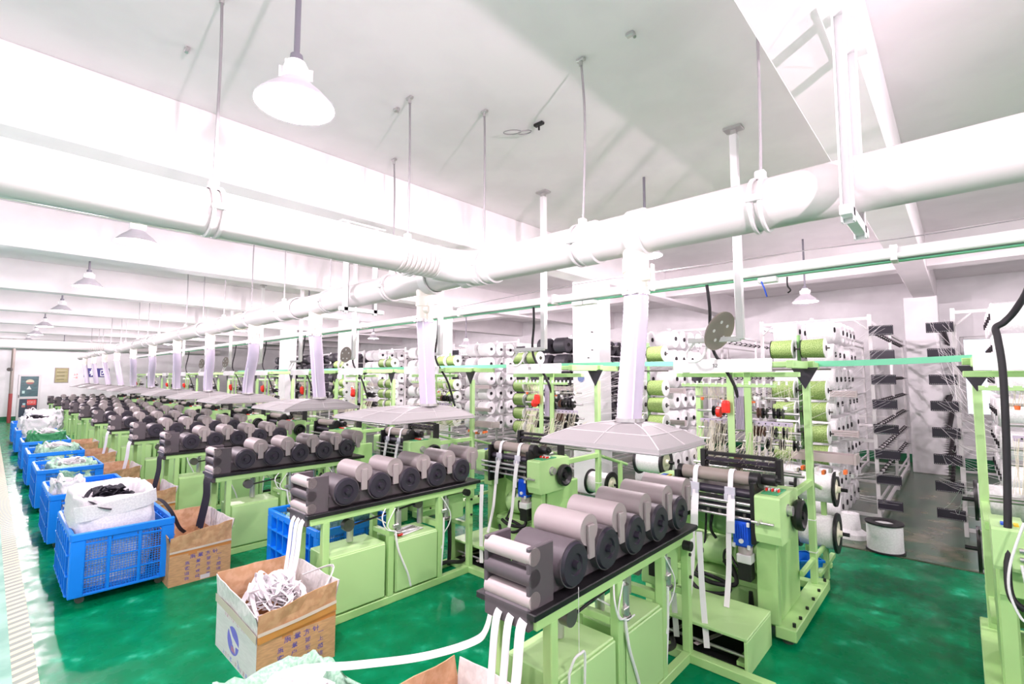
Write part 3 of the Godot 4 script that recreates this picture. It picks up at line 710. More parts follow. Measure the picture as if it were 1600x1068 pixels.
	for k in 44:
		var x := -1.585 + 0.0118 * k
		hl.cyl(L(x, 1.08, -4.14), L(x, 0.95 + r2.randf_range(0, 0.05), -4.14), 0.002, 0.002, 3, false)
	P(t, "heald", hl, M.steel, "", true)
	for k in 14:
		P(t, "weft_hook", lb(mb(), -1.58 + 0.036 * k, -1.565 + 0.036 * k, 0.985 + r2.randf_range(0, 0.02), 1.015, -4.05 - r2.randf_range(0, 0.03), -3.98, 0.0), [M.steel, M.white, M.orange, M.darksteel][k % 4])
	P(t, "reed_table", lb(mb(), -1.66, -1.08, 0.92, 0.96, -4.1, -3.9), M.darksteel)
	# yarn feeder tray to the back
	var tr := mb()
	lb(tr, -1.12, -0.66, 1.09, 1.10, -4.95, -4.80, 0.0); lb(tr, -1.12, -0.66, 1.10, 1.16, -4.81, -4.80, 0.0); lb(tr, -1.12, -0.66, 1.10, 1.16, -4.95, -4.94, 0.0); lb(tr, -0.67, -0.65, 1.085, 1.17, -4.96, -4.79, 0.002)
	P(t, "feeder_tray", tr, M.rollerlight)
	for k in 9:
		P(t, "feeder_clip", lb(mb(), -1.08 + 0.05 * k, -1.06 + 0.05 * k, 1.0 + 0.02 * (k % 2), 1.03 + 0.02 * (k % 2), -4.78, -4.70, 0.0), [M.white, M.orange, M.steel][k % 3])
	for e in [[1.02, -4.5], [0.98, -4.6]]:
		P(t, "yarn_bar", mb().cyl(L(-1.86, e[0], e[1]), L(-0.98, e[0], e[1]), 0.012, 0.012, 10), M.steel)
	# low frame of the warp beams
	for x in [-0.965, -1.88]:
		P(t, "beam_arm", lb(mb(), x - 0.02, x + 0.02, 0.11, 0.15, -5.5, -4.87), g)
		P(t, "beam_post", lb(mb(), x - 0.02, x + 0.02, 0.0, 0.80, -5.22, -5.17), g)
	P(t, "cable_tie", mb().box(L(-0.965, 0.62, -4.72), V(0.056, 0.006, 0.066)).box(L(-0.965, 0.36, -4.72), V(0.056, 0.006, 0.066)), M.white)
	return t
func sign_text(t: Node3D, s: String) -> void:
	var tm := TextMesh.new()
	tm.text = s; tm.font_size = 16; tm.pixel_size = 0.0026; tm.depth = 0.002
	var f := SystemFont.new(); f.font_names = PackedStringArray(["Droid Sans"]); tm.font = f
	tm.material = M.black
	var o := MeshInstance3D.new(); o.name = "number"; o.mesh = tm
	o.position = L(-1.53, 1.895, -4.193)
	t.add_child(o, true)

#BENCH  finishing bench in front of each loom: roller ironing head on a green frame
func B(x, y, z) -> Vector3: return Vector3(x + 1.42, y, z + 2.4)
func bb(b: MB, x0, x1, y0, y1, z0, z1, bev := 0.004) -> MB:
	return b.b2(x0 + 1.42, x1 + 1.42, y0, y1, z0 + 2.4, z1 + 2.4, bev)
func make_bench() -> Node3D:
	var t := T("finishing_bench", "bench", "finishing machine", V(XS[0], 0, -2.4))
	var g: Material = M.green
	for z in [-1.72, -2.27, -2.77, -3.13]:
		P(t, "leg", bb(mb(), -1.39, -1.34, 0.06, 0.75, z - 0.025, z + 0.025), g)
	for z in [-1.66, -2.27, -3.13]:
		P(t, "leg", bb(mb(), -1.64, -1.59, 0.06, 0.75, z - 0.025, z + 0.025), g)
	for x in [-1.365, -1.615]:
		P(t, "top_rail", bb(mb(), x - 0.025, x + 0.025, 0.745, 0.795, -3.20, -1.60), g)
		P(t, "bottom_rail", bb(mb(), x - 0.025, x + 0.025, 0.0, 0.06, -3.155, -1.66), g)
	P(t, "foot_bar", bb(mb(), -1.64, -0.86, 0.0, 0.055, -3.16, -3.10), g)
	P(t, "foot_bar", bb(mb(), -1.64, -1.34, 0.0, 0.055, -1.72, -1.66), g)
	P(t, "crossbar", bb(mb(), -1.59, -1.39, 0.52, 0.56, -2.29, -2.25), g)
	P(t, "crossbar", bb(mb(), -1.59, -1.39, 0.48, 0.53, -2.80, -2.75), g)
	P(t, "crossbar", bb(mb(), -1.64, -1.34, 0.40, 0.44, -3.15, -3.11), g)
	for c in [[-1.75, -2.22, 0.49], [-2.32, -2.74, 0.475]]:
		var cb := P(t, "cabinet", bb(mb(), -1.66, -1.352, 0.065, c[2], c[1], c[0], 0.006), M.greenlight)
		P(cb, "door", bb(mb(), -1.352, -1.338, 0.075, c[2] - 0.01, c[1] + 0.006, c[0] - 0.006, 0.005), M.greenlight)
	P(t, "bed_plate", bb(mb(), -1.68, -1.325, 0.795, 0.825, -3.24, -1.57, 0.004), M.black)
	# ironing head
	P(t, "head_case", bb(mb(), -1.62, -1.385, 0.825, 0.93, -3.12, -1.62, 0.015), M.tablegrey)
	for k in 5:
		var z := -1.87 - 0.285 * k
		P(t, "drum", mb().cyl(B(-1.64, 0.945, z), B(-1.345, 0.945, z), 0.105, 0.105, 28), M.tablegrey)
		P(t, "drum_face", mb().lathe(B(-1.345, 0.945, z), Vector3.RIGHT, [Vector2(0.10, 0), Vector2(0.092, 0.014), Vector2(0.05, 0.014), Vector2(0.045, 0.004), Vector2(0.02, 0.004), Vector2(0.018, 0.03), Vector2(0, 0.03)], 24), M.blackplate)
		P(t, "press_roller", mb().cyl(B(-1.65, 1.06, z - 0.15), B(-1.36, 1.06, z - 0.15), 0.075, 0.075, 24), M.pressroller)
		P(t, "roller_arm", bb(mb(), -1.36, -1.342, 0.93, 1.09, z - 0.175, z - 0.125, 0.004), M.pressroller)
	P(t, "end_plate", bb(mb(), -1.64, -1.615, 0.80, 1.08, -1.74, -1.58), M.tablegrey)
	P(t, "end_plate", bb(mb(), -1.385, -1.36, 0.80, 1.08, -1.74, -1.58), M.tablegrey)
	for y in [0.86, 0.95, 1.04]:
		P(t, "exit_roller", mb().cyl(B(-1.63, y, -1.61), B(-1.36, y, -1.61), 0.038, 0.038, 20), M.rollerlight if y != 0.95 else M.tablegrey)
	P(t, "exit_apron", bb(mb(), -1.63, -1.36, 0.74, 0.84, -1.64, -1.57, 0.01), M.tablegrey)
	# under the bed: cylinders, belt, pulleys, wiring
	for z in [-2.34, -2.84]:
		var px := -1.36
		P(t, "air_cylinder", mb().cyl(B(px, 0.53, z), B(px, 0.71, z), 0.027, 0.027, 16).cyl(B(px, 0.70, z), B(px, 0.76, z), 0.008, 0.008, 10), M.steel)
		P(t, "cylinder_bracket", mb().box(B(px + 0.005, 0.545, z), V(0.05, 0.025, 0.05), 0.004).cyl(B(px, 0.545, z - 0.05), B(px, 0.545, z + 0.05), 0.008, 0.008, 8), M.darksteel)
	for z in [-2.02, -2.40, -2.70]:
		P(t, "air_cylinder", mb().cyl(B(-1.55, 0.50, z), B(-1.55, 0.70, z), 0.027, 0.027, 14).cyl(B(-1.55, 0.68, z), B(-1.55, 0.75, z), 0.008, 0.008, 8), M.steel)
	P(t, "belt", mb().cyl(B(-1.42, 0.66, -1.95), B(-1.42, 0.72, -2.60), 0.008, 0.008, 6), M.rubber)
	P(t, "belt_pulley", mb().cyl(B(-1.45, 0.67, -1.93), B(-1.40, 0.67, -1.93), 0.045, 0.045, 18), M.darksteel)
	P(t, "belt_pulley", mb().cyl(B(-1.45, 0.71, -2.58), B(-1.40, 0.71, -2.58), 0.038, 0.038, 18), M.darksteel)
	P(t, "control_box", bb(mb(), -1.56, -1.40, 0.50, 0.72, -3.09, -2.90, 0.006), M.greenlight)
	P(t, "socket_panel", bb(mb(), -1.50, -1.42, 0.56, 0.66, -2.90, -2.885, 0.0), M.black)
	P(t, "adjusting_knob", mb().cyl(B(-1.34, 0.74, -3.05), B(-1.29, 0.74, -3.05), 0.03, 0.03, 16), M.black)
	for p in [[0.66, -3.13], [0.52, -3.13]]:
		P(t, "bolt", mb().cyl(B(-1.34, p[0], p[1]), B(-1.33, p[0], p[1]), 0.011, 0.011, 8), M.bolt)
	P(t, "air_hose", mb().tube([B(-1.34, 0.74, -2.30), B(-1.325, 0.62, -2.22), B(-1.33, 0.55, -2.30), B(-1.335, 0.54, -2.40)], 0.0045), M.white)
	P(t, "air_hose", mb().tube([B(-1.34, 0.74, -2.78), B(-1.32, 0.60, -2.86), B(-1.33, 0.50, -2.86), B(-1.35, 0.40, -2.80), B(-1.34, 0.30, -2.78)], 0.0045), M.white)
	P(t, "fitting", mb().box(B(-1.335, 0.60, -2.30), V(0.03, 0.03, 0.05), 0.004), M.steel)
	P(t, "fitting", mb().box(B(-1.335, 0.62, -2.80), V(0.03, 0.03, 0.05), 0.004), M.steel)
	P(t, "air_hose", mb().tube([B(-1.55, 0.70, -2.02), B(-1.50, 0.74, -2.1), B(-1.45, 0.66, -2.2), B(-1.37, 0.60, -2.28)], 0.005), M.white)
	P(t, "air_hose", mb().tube([B(-1.35, 0.76, -2.22), B(-1.31, 0.70, -2.16), B(-1.31, 0.60, -2.2), B(-1.33, 0.56, -2.3)], 0.005), M.white)
	P(t, "wire", mb().tube([B(-1.335, 0.56, -2.30), B(-1.33, 0.40, -2.33), B(-1.33, 0.2, -2.42), B(-1.34, 0.08, -2.46)], 0.009), M.white)
	P(t, "wire", mb().tube([B(-1.335, 0.56, -2.80), B(-1.34, 0.35, -2.80), B(-1.35, 0.08, -2.78)], 0.009), M.white)
	P(t, "trunking", mb().tube([B(-1.50, 0.50, -3.0), B(-1.49, 0.25, -3.0), B(-1.50, 0.06, -3.0)], 0.018, 10), M.rubber)
	P(t, "trunking", mb().tube([B(-1.48, 0.10, -2.76), B(-1.42, 0.13, -2.90), B(-1.44, 0.08, -3.08), B(-1.5, 0.06, -3.2)], 0.018, 10), M.rubber)
	P(t, "foot_cap", mb().cyl(B(-0.855, 0.027, -3.13), B(-0.85, 0.027, -3.13), 0.018, 0.018, 10), M.darksteel)
	return t
func make_step() -> Node3D:
	var t := T("ribbon_tray", "tray", "step box", V(-1.34, 0, -3.43))
	P(t, "top", mb().b2(-0.33, 0.32, 0.205, 0.225, -0.25, 0.25, 0.004), M.greenlight)
	P(t, "side", mb().b2(0.30, 0.32, 0, 0.205, -0.25, 0.25, 0.003), M.greenlight)
	P(t, "side", mb().b2(-0.33, -0.31, 0, 0.205, -0.25, 0.25, 0.003), M.greenlight)
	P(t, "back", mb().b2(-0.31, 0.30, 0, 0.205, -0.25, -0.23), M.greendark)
	P(t, "bottom_rail", mb().b2(-0.31, 0.30, 0, 0.03, 0.215, 0.25, 0.003), M.green)
	P(t, "inner_floor", mb().b2(-0.31, 0.30, 0.03, 0.035, -0.23, 0.215), M.black)
	P(t, "roller", mb().cyl(V(-0.31, 0.09, 0.19), V(0.30, 0.09, 0.19), 0.010, 0.010, 10), M.steel)
	for x in [-0.18, 0.03]:
		P(t, "divider", mb().box(V(x, 0.07, 0.08), V(0.03, 0.006, 0.28), 0.0, Basis(Vector3.UP, -0.3)), M.rollerlight)
	P(t, "bracket", mb().b2(0.24, 0.30, 0.03, 0.06, 0.0, 0.21, 0.003), M.green)
	return t

#CREEL  racks of yarn packages behind the looms
func make_bobbin(m: Material, r: float, ln: float, called: String) -> Node3D:
	var t := T(called, "bobbin", "yarn package")
	P(t, "yarn", mb().lathe(V(-ln * 0.5, 0, 0), Vector3.RIGHT, [Vector2(0.032, 0.0), Vector2(r - 0.012, 0.0), Vector2(r, 0.012), Vector2(r, ln - 0.012), Vector2(r - 0.012, ln), Vector2(0.032, ln)], 22), m)
	P(t, "core", mb().lathe(V(-ln * 0.5 - 0.012, 0, 0), Vector3.RIGHT, [Vector2(0, 0.01), Vector2(0.022, 0.01), Vector2(0.026, 0), Vector2(0.033, 0.0), Vector2(0.033, ln + 0.024), Vector2(0.026, ln + 0.024), Vector2(0.022, ln + 0.012), Vector2(0, ln + 0.012)], 14), M.core)
	return t
func make_spool() -> Node3D:
	var t := T("yarn_spool", "spool", "yarn spool")
	P(t, "yarn", mb().cyl(V(-0.10, 0, 0), V(0.10, 0, 0), 0.088, 0.094, 20), M.yarngreen)
	P(t, "end_disc", mb().lathe(V(0.10, 0, 0), Vector3.RIGHT, [Vector2(0.096, -0.006), Vector2(0.096, 0.002), Vector2(0.05, 0.004), Vector2(0.026, 0.004)], 20), M.white)
	P(t, "hub", mb().lathe(V(0.10, 0, 0), Vector3.RIGHT, [Vector2(0.028, 0.003), Vector2(0.026, 0.008), Vector2(0.018, 0.008), Vector2(0.012, -0.01), Vector2(0, -0.01)], 12), M.core)
	P(t, "end_disc", mb().lathe(V(-0.10, 0, 0), Vector3.RIGHT, [Vector2(0, -0.003), Vector2(0.092, -0.003), Vector2(0.092, 0.004)], 20), M.black)
	return t
func make_creel() -> Node3D:
	# origin at the foot of the mid frame's front post; runs away from the loom
	var t := T("yarn_creel", "creel", "yarn rack", V(-1.455, 0, -7.6))
	var f: Material = M.frame
	for x in [-0.635, 0.0, 0.635]:
		P(t, "post", mb().b2(x - 0.02, x + 0.02, 0, 2.6, -0.02, 0.02, 0.003), f)
		P(t, "post", mb().b2(x - 0.02, x + 0.02, 0, 2.52, -2.42, -2.38, 0.003), f)
		P(t, "post", mb().b2(x - 0.02, x + 0.02, 0, 2.52, -4.62, -4.58, 0.003), f)
		P(t, "long_rail", mb().b2(x - 0.018, x + 0.018, 2.48, 2.52, -4.6, 0.0, 0.003), f)
		P(t, "long_rail", mb().b2(x - 0.018, x + 0.018, 0.08, 0.12, -4.6, 0.0, 0.003), f)
	for z in [0.0, -2.4, -4.6]:
		for y in [2.55, 1.0, 0.08]:
			if z < 0 and y == 2.55: continue
			P(t, "cross_rail", mb().b2(-0.635, 0.635, y - 0.02, y + 0.02, z - 0.015, z + 0.015, 0.003), f)
	P(t, "corner_brace", mb().cyl(V(0.635, 2.38, 0.0), V(0.46, 2.55, 0.0), 0.012, 0.012, 6).cyl(V(-0.635, 2.38, 0.0), V(-0.46, 2.55, 0.0), 0.012, 0.012, 6), f)
	for k in 8:
		var y := 0.245 + 0.307 * k
		P(t, "peg_rail", mb().b2(-0.012, 0.012, y - 0.012, y + 0.012, -4.6, 0.0), f)
		P(t, "peg_rail", mb().b2(0.62, 0.645, y - 0.01, y + 0.01, -4.6, 0.0), f)
	for y in [1.60, 1.14]:
		P(t, "guide_profile", mb().b2(0.10, 0.56, y - 0.035, y - 0.012, 0.72, 0.78, 0.003).b2(0.10, 0.56, y - 0.010, y + 0.012, 0.72, 0.78, 0.003).b2(0.10, 0.56, y + 0.014, y + 0.036, 0.72, 0.78, 0.003).b2(0.55, 0.565, y - 0.04, y + 0.04, 0.715, 0.785, 0.002), M.rollerlight)
		P(t, "profile_arm", mb().b2(0.12, 0.15, y - 0.015, y + 0.015, 0.0, 0.74, 0.003).b2(0.0, 0.15, y - 0.015, y + 0.015, 0.0, 0.02), f)
	return t
func guide_plate() -> MB:
	var b := mb()
	b.box(V(0, 0, 0), V(0.245, 0.12, 0.014), 0.005)
	return b
func creels() -> void:
	var proto := make_creel()
	var bw := make_bobbin(M.yarn, 0.138, 0.28, "yarn_package")
	var bd := make_bobbin(M.yarndark, 0.138, 0.26, "dark_yarn_package")
	var used := [false, false]
	var names := ["white creel rack behind the first loom, with black guide plates on its aisle side", "second creel rack, of white yarn, behind the second loom", "third creel rack, of dark yarn, next to the square column", "fourth creel rack, of white yarn, with black guide plates", "fifth creel rack, of white yarn, behind the fourth loom", "sixth creel rack, of white yarn, behind the fifth loom", "seventh creel rack, of dark yarn, towards the end wall", "white creel rack beside the window, behind the neighbouring loom", "eighth creel rack, of dark yarn, towards the end wall", "ninth creel rack, of dark yarn, towards the end wall"]
	var xs := [-1.455, -3.5, -5.5, -7.5, -9.6, -11.6, -13.7, 0.60, -15.8, -17.8]
	# dark, near-side columns, far-side columns
	var fill := [[0, 6, 3], [0, 4, 1], [1, 8, 2], [0, 6, 1], [0, 4, 1], [0, 3, 1], [1, 4, 1], [0, 0, 5], [1, 4, 1], [1, 4, 1]]
	var n := 0
	var plate: MeshInstance3D = null
	for i in 10:
		var c: Node3D = proto
		if i > 0: c = dup(proto, V(xs[i], 0, -7.6), names[i], "yarn creels behind the looms")
		else: tag(c, names[0], "yarn rack", "yarn creels behind the looms")
		var src: Node3D = bd if fill[i][0] else bw
		var lab := "%s yarn package on the %s" % ["dark" if fill[i][0] else "white", names[i].split(",")[0]]
		var gl := "black thread guide plate at the front of the %s" % names[i].split(",")[0]
		for r in 8:
			var y := 0.245 + 0.307 * r
			var row := "%s yarn package, %s row from top of the %s" % ["dark" if fill[i][0] else "white", ORD[7 - r], names[i].split(",")[0]]
			var glr := "black guide plate, %s from top at the %s" % [ORD[7 - r], names[i].split(",")[0]]
			for side in [1.0, -1.0]:
				var cols: int = fill[i][1] if side > 0 else fill[i][2]
				for k in cols:
					if i == 0 and side > 0 and k > 0 and (r + k * 3) % 5 == 0: continue
					if i > 1 and i != 7 and r < (2 if i < 4 else 3): continue
					if i == 1 and k > 2 and r < 3: continue
					if i == 7 and r < 2 and k > 2: continue
					var pos := V(xs[i] + side * 0.19, y - 0.01, -7.1 - 0.30 * k + rng.randf_range(-0.015, 0.015))
					if i == 7: pos.x = xs[i] - 0.22; pos.z = -6.6 - 0.34 * k
					var di: int = fill[i][0]
					if not used[di]:
						src.position = pos; tag(src, row, "yarn package", lab); used[di] = true
					else:
						dup(src, pos, row, lab)
			# guide plates and pegs
			var gx: float = xs[i] + (0.75 if i != 7 else -0.755)
			if i in [0, 7, 3] or (i == 4 and r > 3):
				if plate == null:
					plate = O("guide_plate", guide_plate(), M.blackplate, glr, "guide plate", gl)
					plate.position = V(gx, y - 0.01, -7.56)
					var holes := mb()
					for h in 14:
						for s in [-0.05, 0.05]: holes.box(V(-0.108 + 0.0166 * h, s, 0.008), V(0.005, 0.006, 0.002))
					P(plate, "thread_eye", holes, M.white, "", true)
				else: dup(plate, V(gx, y - 0.01, -7.56), glr, gl)
				var pg := mb()
				if i in [0, 7]:
					for k in 15:
						if r < 1: break
						var z := -0.45 - 0.27 * k
						var sx := 0.66 if i == 0 else -0.66
						pg.lathe(V(sx - 0.05, y - 0.245 + 0.245, z), V(sign(sx), 0, 0), [Vector2(0.018, 0), Vector2(0.032, 0.012), Vector2(0.02, 0.04), Vector2(0.008, 0.05), Vector2(0, 0.11)], 8)
					if r >= 1: P(c, "peg_row", pg, M.core, "", true)
	# loose yarn ends running from the guides to the looms
	for e in [[-0.72, -1.2, "fine white yarns running from the guide plates to the first loom"], [-0.15, 0.25, "fine white yarns running from the guide plates to the neighbouring loom"], [-3.3, -3.5, "fine white yarns running from the second creel rack to the second loom"]]:
		var yb := mb()
		for k in 48:
			var y := 0.3 + 0.307 * (k % 8) + rng.randf_range(-0.05, 0.05)
			var a := V(e[0] + rng.randf_range(-0.1, 0.1), y, -7.5)
			var z := V(e[1] + rng.randf_range(-0.35, 0.35), 1.0 + 0.09 * (k % 8), -4.8)
			yb.tube([a, (a + z) * 0.5 - V(0, rng.randf_range(0.02, 0.14), 0), z], 0.0013, 3, 5)
		O("yarn", yb, M.yarn, e[2], "yarn").set_meta("kind", "stuff")
	# green spools on stands between looms and creels
	var sp := make_spool()
	var first := true
	var sx := [-1.18, -2.82, -4.75, -6.6, -8.5, -10.4]
	for i in 6:
		var st := T("spool_stand", "green spool stand standing behind the %s loom" % ORD[i], "yarn stand", V(sx[i], 0, -5.52), "spool stands behind the looms")
		P(st, "pole", mb().cyl(V(0, 0, 0), V(0, 2.22, 0), 0.018, 0.018, 10), M.greendark)
		P(st, "foot", mb().box(V(0, 0.02, 0), V(0.4, 0.04, 0.06), 0.004).box(V(0, 0.02, 0), V(0.06, 0.04, 0.28), 0.004), M.green)
		for r in 6:
			var y := 2.08 - 0.205 * r
			P(st, "spindle", mb().cyl(V(-0.26, y, 0.03), V(0.27, y, 0.03), 0.008, 0.008, 8), M.darksteel)
			if r == 1: continue
			for s in [-0.135, 0.135]:
				var lab := "green yarn spool on the stand behind the %s loom" % ORD[i]
				var pos := V(sx[i] + s, y, -5.49)
				var one := "green yarn spool on the %s side, %s row from top, stand behind the %s loom" % ["gearbox" if s > 0 else "far", ORD[max(r - 1, 0)], ORD[i]]
				if first: sp.position = pos; tag(sp, one, "yarn spool", lab); first = false
				else: dup(sp, pos, one, lab)

#BEAMS  big flanged warp beams low on the looms
func warp_beam(pos: Vector3, label: String, r := 0.15) -> void:
	var t := T("warp_beam", label, "warp beam", pos)
	P(t, "yarn", mb().cyl(V(-0.16, 0, 0), V(0.12, 0, 0), r * 0.84, r * 0.84, 32), M.yarn)
	for x in [-0.17, 0.12]:
		P(t, "flange", mb().lathe(V(x, 0, 0), Vector3.RIGHT, [Vector2(r * 0.62, 0.0), Vector2(r, 0.0), Vector2(r + 0.004, 0.008), Vector2(r, 0.022), Vector2(r * 0.62, 0.022)], 32), M.black)
	P(t, "hub", mb().lathe(V(0.12, 0, 0), Vector3.RIGHT, [Vector2(r * 0.64, 0.016), Vector2(r * 0.3, 0.012), Vector2(0.03, 0.024), Vector2(0.026, 0.05), Vector2(0, 0.05)], 24), M.ivory, "ivory hub disc")
	P(t, "axle", mb().cyl(V(-0.24, 0, 0), V(0.22, 0, 0), 0.016, 0.016, 12), M.black)
func looms() -> void:
	var l0 := make_loom()
	var b0 := make_bench()
	var s0 := make_step()
	for i in 12:
		var li := "green needle loom with white sign board, %s in the row counted from the camera end" % ORD[i]
		var bi := "green finishing bench with dark rollers, %s in the row counted from the camera end" % ORD[i]
		var si := "low green ribbon tray box in front of the %s loom" % ORD[i]
		if i == 0:
			tag(l0, li, "loom", "needle looms in a row"); tag(b0, bi, "finishing machine", "finishing benches in a row"); tag(s0, si, "tray", "ribbon trays in front of the looms")
		else:
			var l := dup(l0, V(XS[i], 0, -4.2), li, "needle looms in a row")
			var bch := dup(b0, V(XS[i], 0, -2.4), bi, "finishing benches in a row")
			if i == 1: sign_text(l, "11")
			if i < 5: dup(s0, V(XS[i] + 0.08, 0, -3.43), si, "ribbon trays in front of the looms")
	sign_text(l0, "12")
	var nl := dup(l0, V(0.54, 0, -4.2), "green needle loom cut by the edge of the picture, beside the aisle to the window", "needle looms in a row")
	warp_beam(V(-1.0, 0.80, -5.2), "upper white warp beam with black flanges at the first loom's rear post")
	warp_beam(V(-1.0, 0.42, -5.19), "lower white warp beam with black flanges, above the blue crate on the floor", 0.17)
	warp_beam(V(-2.42, 0.92, -4.82), "white warp beam with black flanges, just behind the first hood")
	warp_beam(V(0.20, 0.86, -5.2), "upper white warp beam at the neighbouring loom, beside the window aisle")
	warp_beam(V(0.20, 0.48, -5.25), "lower white warp beam at the neighbouring loom, beside the window aisle", 0.17)
	warp_beam(V(-3.3, 0.5, -5.2), "white warp beam low behind the second loom")
	warp_beam(V(-4.7, 0.62, -5.0), "white warp beam low between the second and third looms")
	# ribbons off the take-up rollers
	for i in 3:
		for e in [[-1.53, "outer"], [-1.27, "inner"]]:
			var x: float = e[0] - XS[0] + XS[i]
			var r := T("white_ribbon", "white ribbon over the %s loom's roller, the one %s the blue gearbox" % [ORD[i], "next to" if e[1] == "inner" else "farther from"], "ribbon", V(x, 0, 0))
			var pts := [V(0, 1.0, -3.835), V(0, 1.07, -3.84), V(0, 1.12, -3.785), V(0, 1.10, -3.735), V(0, 1.02, -3.715), V(0, 0.93, -3.69), V(0, 0.70, -3.65), V(0.01, 0.45, -3.60), V(0.015, 0.228, -3.52)]
			P(r, "strap", mb().strap(pts, [Vector3.RIGHT], 0.036, 0.004), M.ribbon)
			P(r, "label_slip", mb().strap([V(0.02, 0.93, -3.668), V(0.022, 0.80, -3.64), V(0.022, 0.70, -3.632)], [Vector3.RIGHT], 0.05, 0.003), M.white)
			P(r, "clip", mb().box(V(0, 0.975, -3.70), V(0.075, 0.06, 0.015), 0.003).box(V(-0.025, 0.93, -3.685), V(0.025, 0.05, 0.012), 0.002).box(V(0.025, 0.93, -3.685), V(0.025, 0.05, 0.012), 0.002), M.clear)
	for i in 2:
		for k in 2:
			var x: float = XS[i] - 0.10 + 0.2 * k
			var r := T("white_ribbon", "white ribbon slanting from the %s bench into its tray, the %s of the pair" % [ORD[i], ["outer", "inner"][k]], "ribbon", V(x, 0, 0))
			P(r, "strap", mb().strap([V(0, 0.78, -3.25), V(0.02, 0.45, -3.22), V(0.05, 0.08, -3.20)], [V(0.9, 0, -0.4)], 0.036, 0.003), M.ribbon)

#SERVICES  cable tray, drop posts, wires
func services() -> void:
	var t := T("cable_tray", "long white cable tray with tube light running above all the looms", "cable tray", V(0, 2.66, -4.3))
	P(t, "channel", mb().b2(-26, 5.0, 0.0, 0.05, -0.05, 0.03, 0.004), M.whitemetal)
	P(t, "tube", mb().cyl(V(-26, -0.015, 0.05), V(5.0, -0.015, 0.05), 0.021, 0.021, 14), M.white)
	P(t, "green_strip", mb().b2(-26, 5.0, -0.045, -0.036, -0.06, 0.0), M.mint, "mint green lower strip")
	P(t, "lower_lip", mb().b2(-26, 5.0, -0.036, 0.0, -0.06, -0.052), M.whitemetal)
	for x in [-0.3, -2.2, -3.3, -4.9, -7.4]:
		P(t, "bracket", mb().b2(x - 0.02, x + 0.02, -0.05, 0.06, -0.07, 0.075, 0.003), M.whitemetal)
	for x in [-1.12, -2.85, -3.0]:
		P(t, "socket_box", mb().b2(x - 0.07, x + 0.07, -0.09, -0.045, -0.04, 0.04, 0.006), M.white)
	var w := O("sloping_wire", mb().tube([V(-7.5, 2.73, -4.6), V(-3.6, 2.86, -4.55), V(-1.2, 2.84, -4.5), V(0.4, 2.80, -4.4), V(4, 2.95, -4.4)], 0.004, 6), M.rod, "thin grey wire sloping just above the white cable tray", "wire")
	# drop posts
	for i in 9:
		var x: float = [-1.27, -3.28, -5.05, -7.3, -9.3, -11.3, -13.3, -15.3, -17.6][i]
		var p := T("drop_post", "white square drop post from the ceiling above the %s loom" % ORD[i], "post", V(x, 0, -4.05), "drop posts from the ceiling to the looms")
		P(p, "post", mb().b2(-0.028, 0.028, 2.10, 3.78, -0.028, 0.028, 0.004), M.whitemetal)
		P(p, "sleeve", mb().b2(-0.022, 0.022, 3.55, CEIL - 0.02, -0.022, 0.022, 0.003), M.steel)
		P(p, "ceiling_plate", mb().b2(-0.07, 0.07, CEIL - 0.02, CEIL, -0.05, 0.05, 0.003), M.steel)
		P(p, "foot_arm", mb().b2(-0.42, 0.0, 2.085, 2.125, -0.022, 0.022, 0.004), M.whitemetal)
		P(p, "hook_wire", mb().tube([V(-0.36, 2.10, 0.0), V(-0.44, 2.0, 0.02), V(-0.40, 1.93, 0.05), V(-0.30, 1.95, 0.05), V(-0.26, 2.08, 0.0)], 0.011), M.white)
		if i in [0, 3, 6, 7]:
			var bs := Basis(V(0.3, 0.75, 0.55).normalized(), 0.5)
			var nrm := V(0.88, -0.42, 0.25).normalized()
			if i > 0: nrm = V(0.2, 0.1, 1).normalized()
			var dk := mb()
			var c := V(-0.14, 2.17, 0.06)
			disc(dk, c, nrm, 0.165 if i == 0 else 0.13, 0.012, 32)
			P(p, "disc", dk, M.taupe, "grey perforated disc")
			var fr := dk.frame_of(nrm)
			var hs := mb()
			for k in 5: hs.cyl(c + (fr.x * cos(TAU * k / 5) + fr.z * sin(TAU * k / 5)) * 0.08, c + (fr.x * cos(TAU * k / 5) + fr.z * sin(TAU * k / 5)) * 0.08 + nrm * 0.009, 0.014, 0.014, 10)
			P(p, "disc_hole", hs, M.white)
		var cb := O("power_cable", mb().tube([V(x - 0.34, 2.61, -4.28), V(x - 0.31, 2.4, -4.25), V(x - 0.28, 2.05, -4.2), V(x - 0.15, 1.75, -4.3), V(x - 0.1, 1.4, -4.4)], 0.014), M.rubber, "black power cable hanging from the cable tray to the %s loom" % ORD[i], "cable", "power cables from the tray")
	O("blue_wire", mb().tube([V(-1.16, 2.58, -4.26), V(-1.14, 2.52, -4.26), V(-1.12, 2.45, -4.25)], 0.006), M.bluebox, "short blue wire hanging under the socket box of the tray", "wire")
	O("hanging_hook", mb().tube([V(-0.98, 2.60, -4.3), V(-0.98, 2.53, -4.3), V(-0.96, 2.49, -4.3), V(-0.98, 2.47, -4.3)], 0.006), M.bolt, "small dark hook hanging under the cable tray", "hook")
	O("loom_cable", mb().tube([V(0.36, 2.62, -3.85), V(0.30, 2.31, -3.78), V(0.24, 2.17, -3.75), V(0.19, 2.10, -3.75), V(0.155, 2.07, -3.75), V(0.16, 2.01, -3.75), V(0.17, 1.83, -3.75), V(0.165, 1.49, -3.75), V(0.155, 1.21, -3.75), V(0.14, 0.91, -3.72), V(0.13, 0.74, -3.68), V(0.14, 0.66, -3.64), V(0.18, 0.62, -3.64)], 0.017, 10), M.rubber, "thick black cable kinked beside the neighbouring loom's front", "cable")
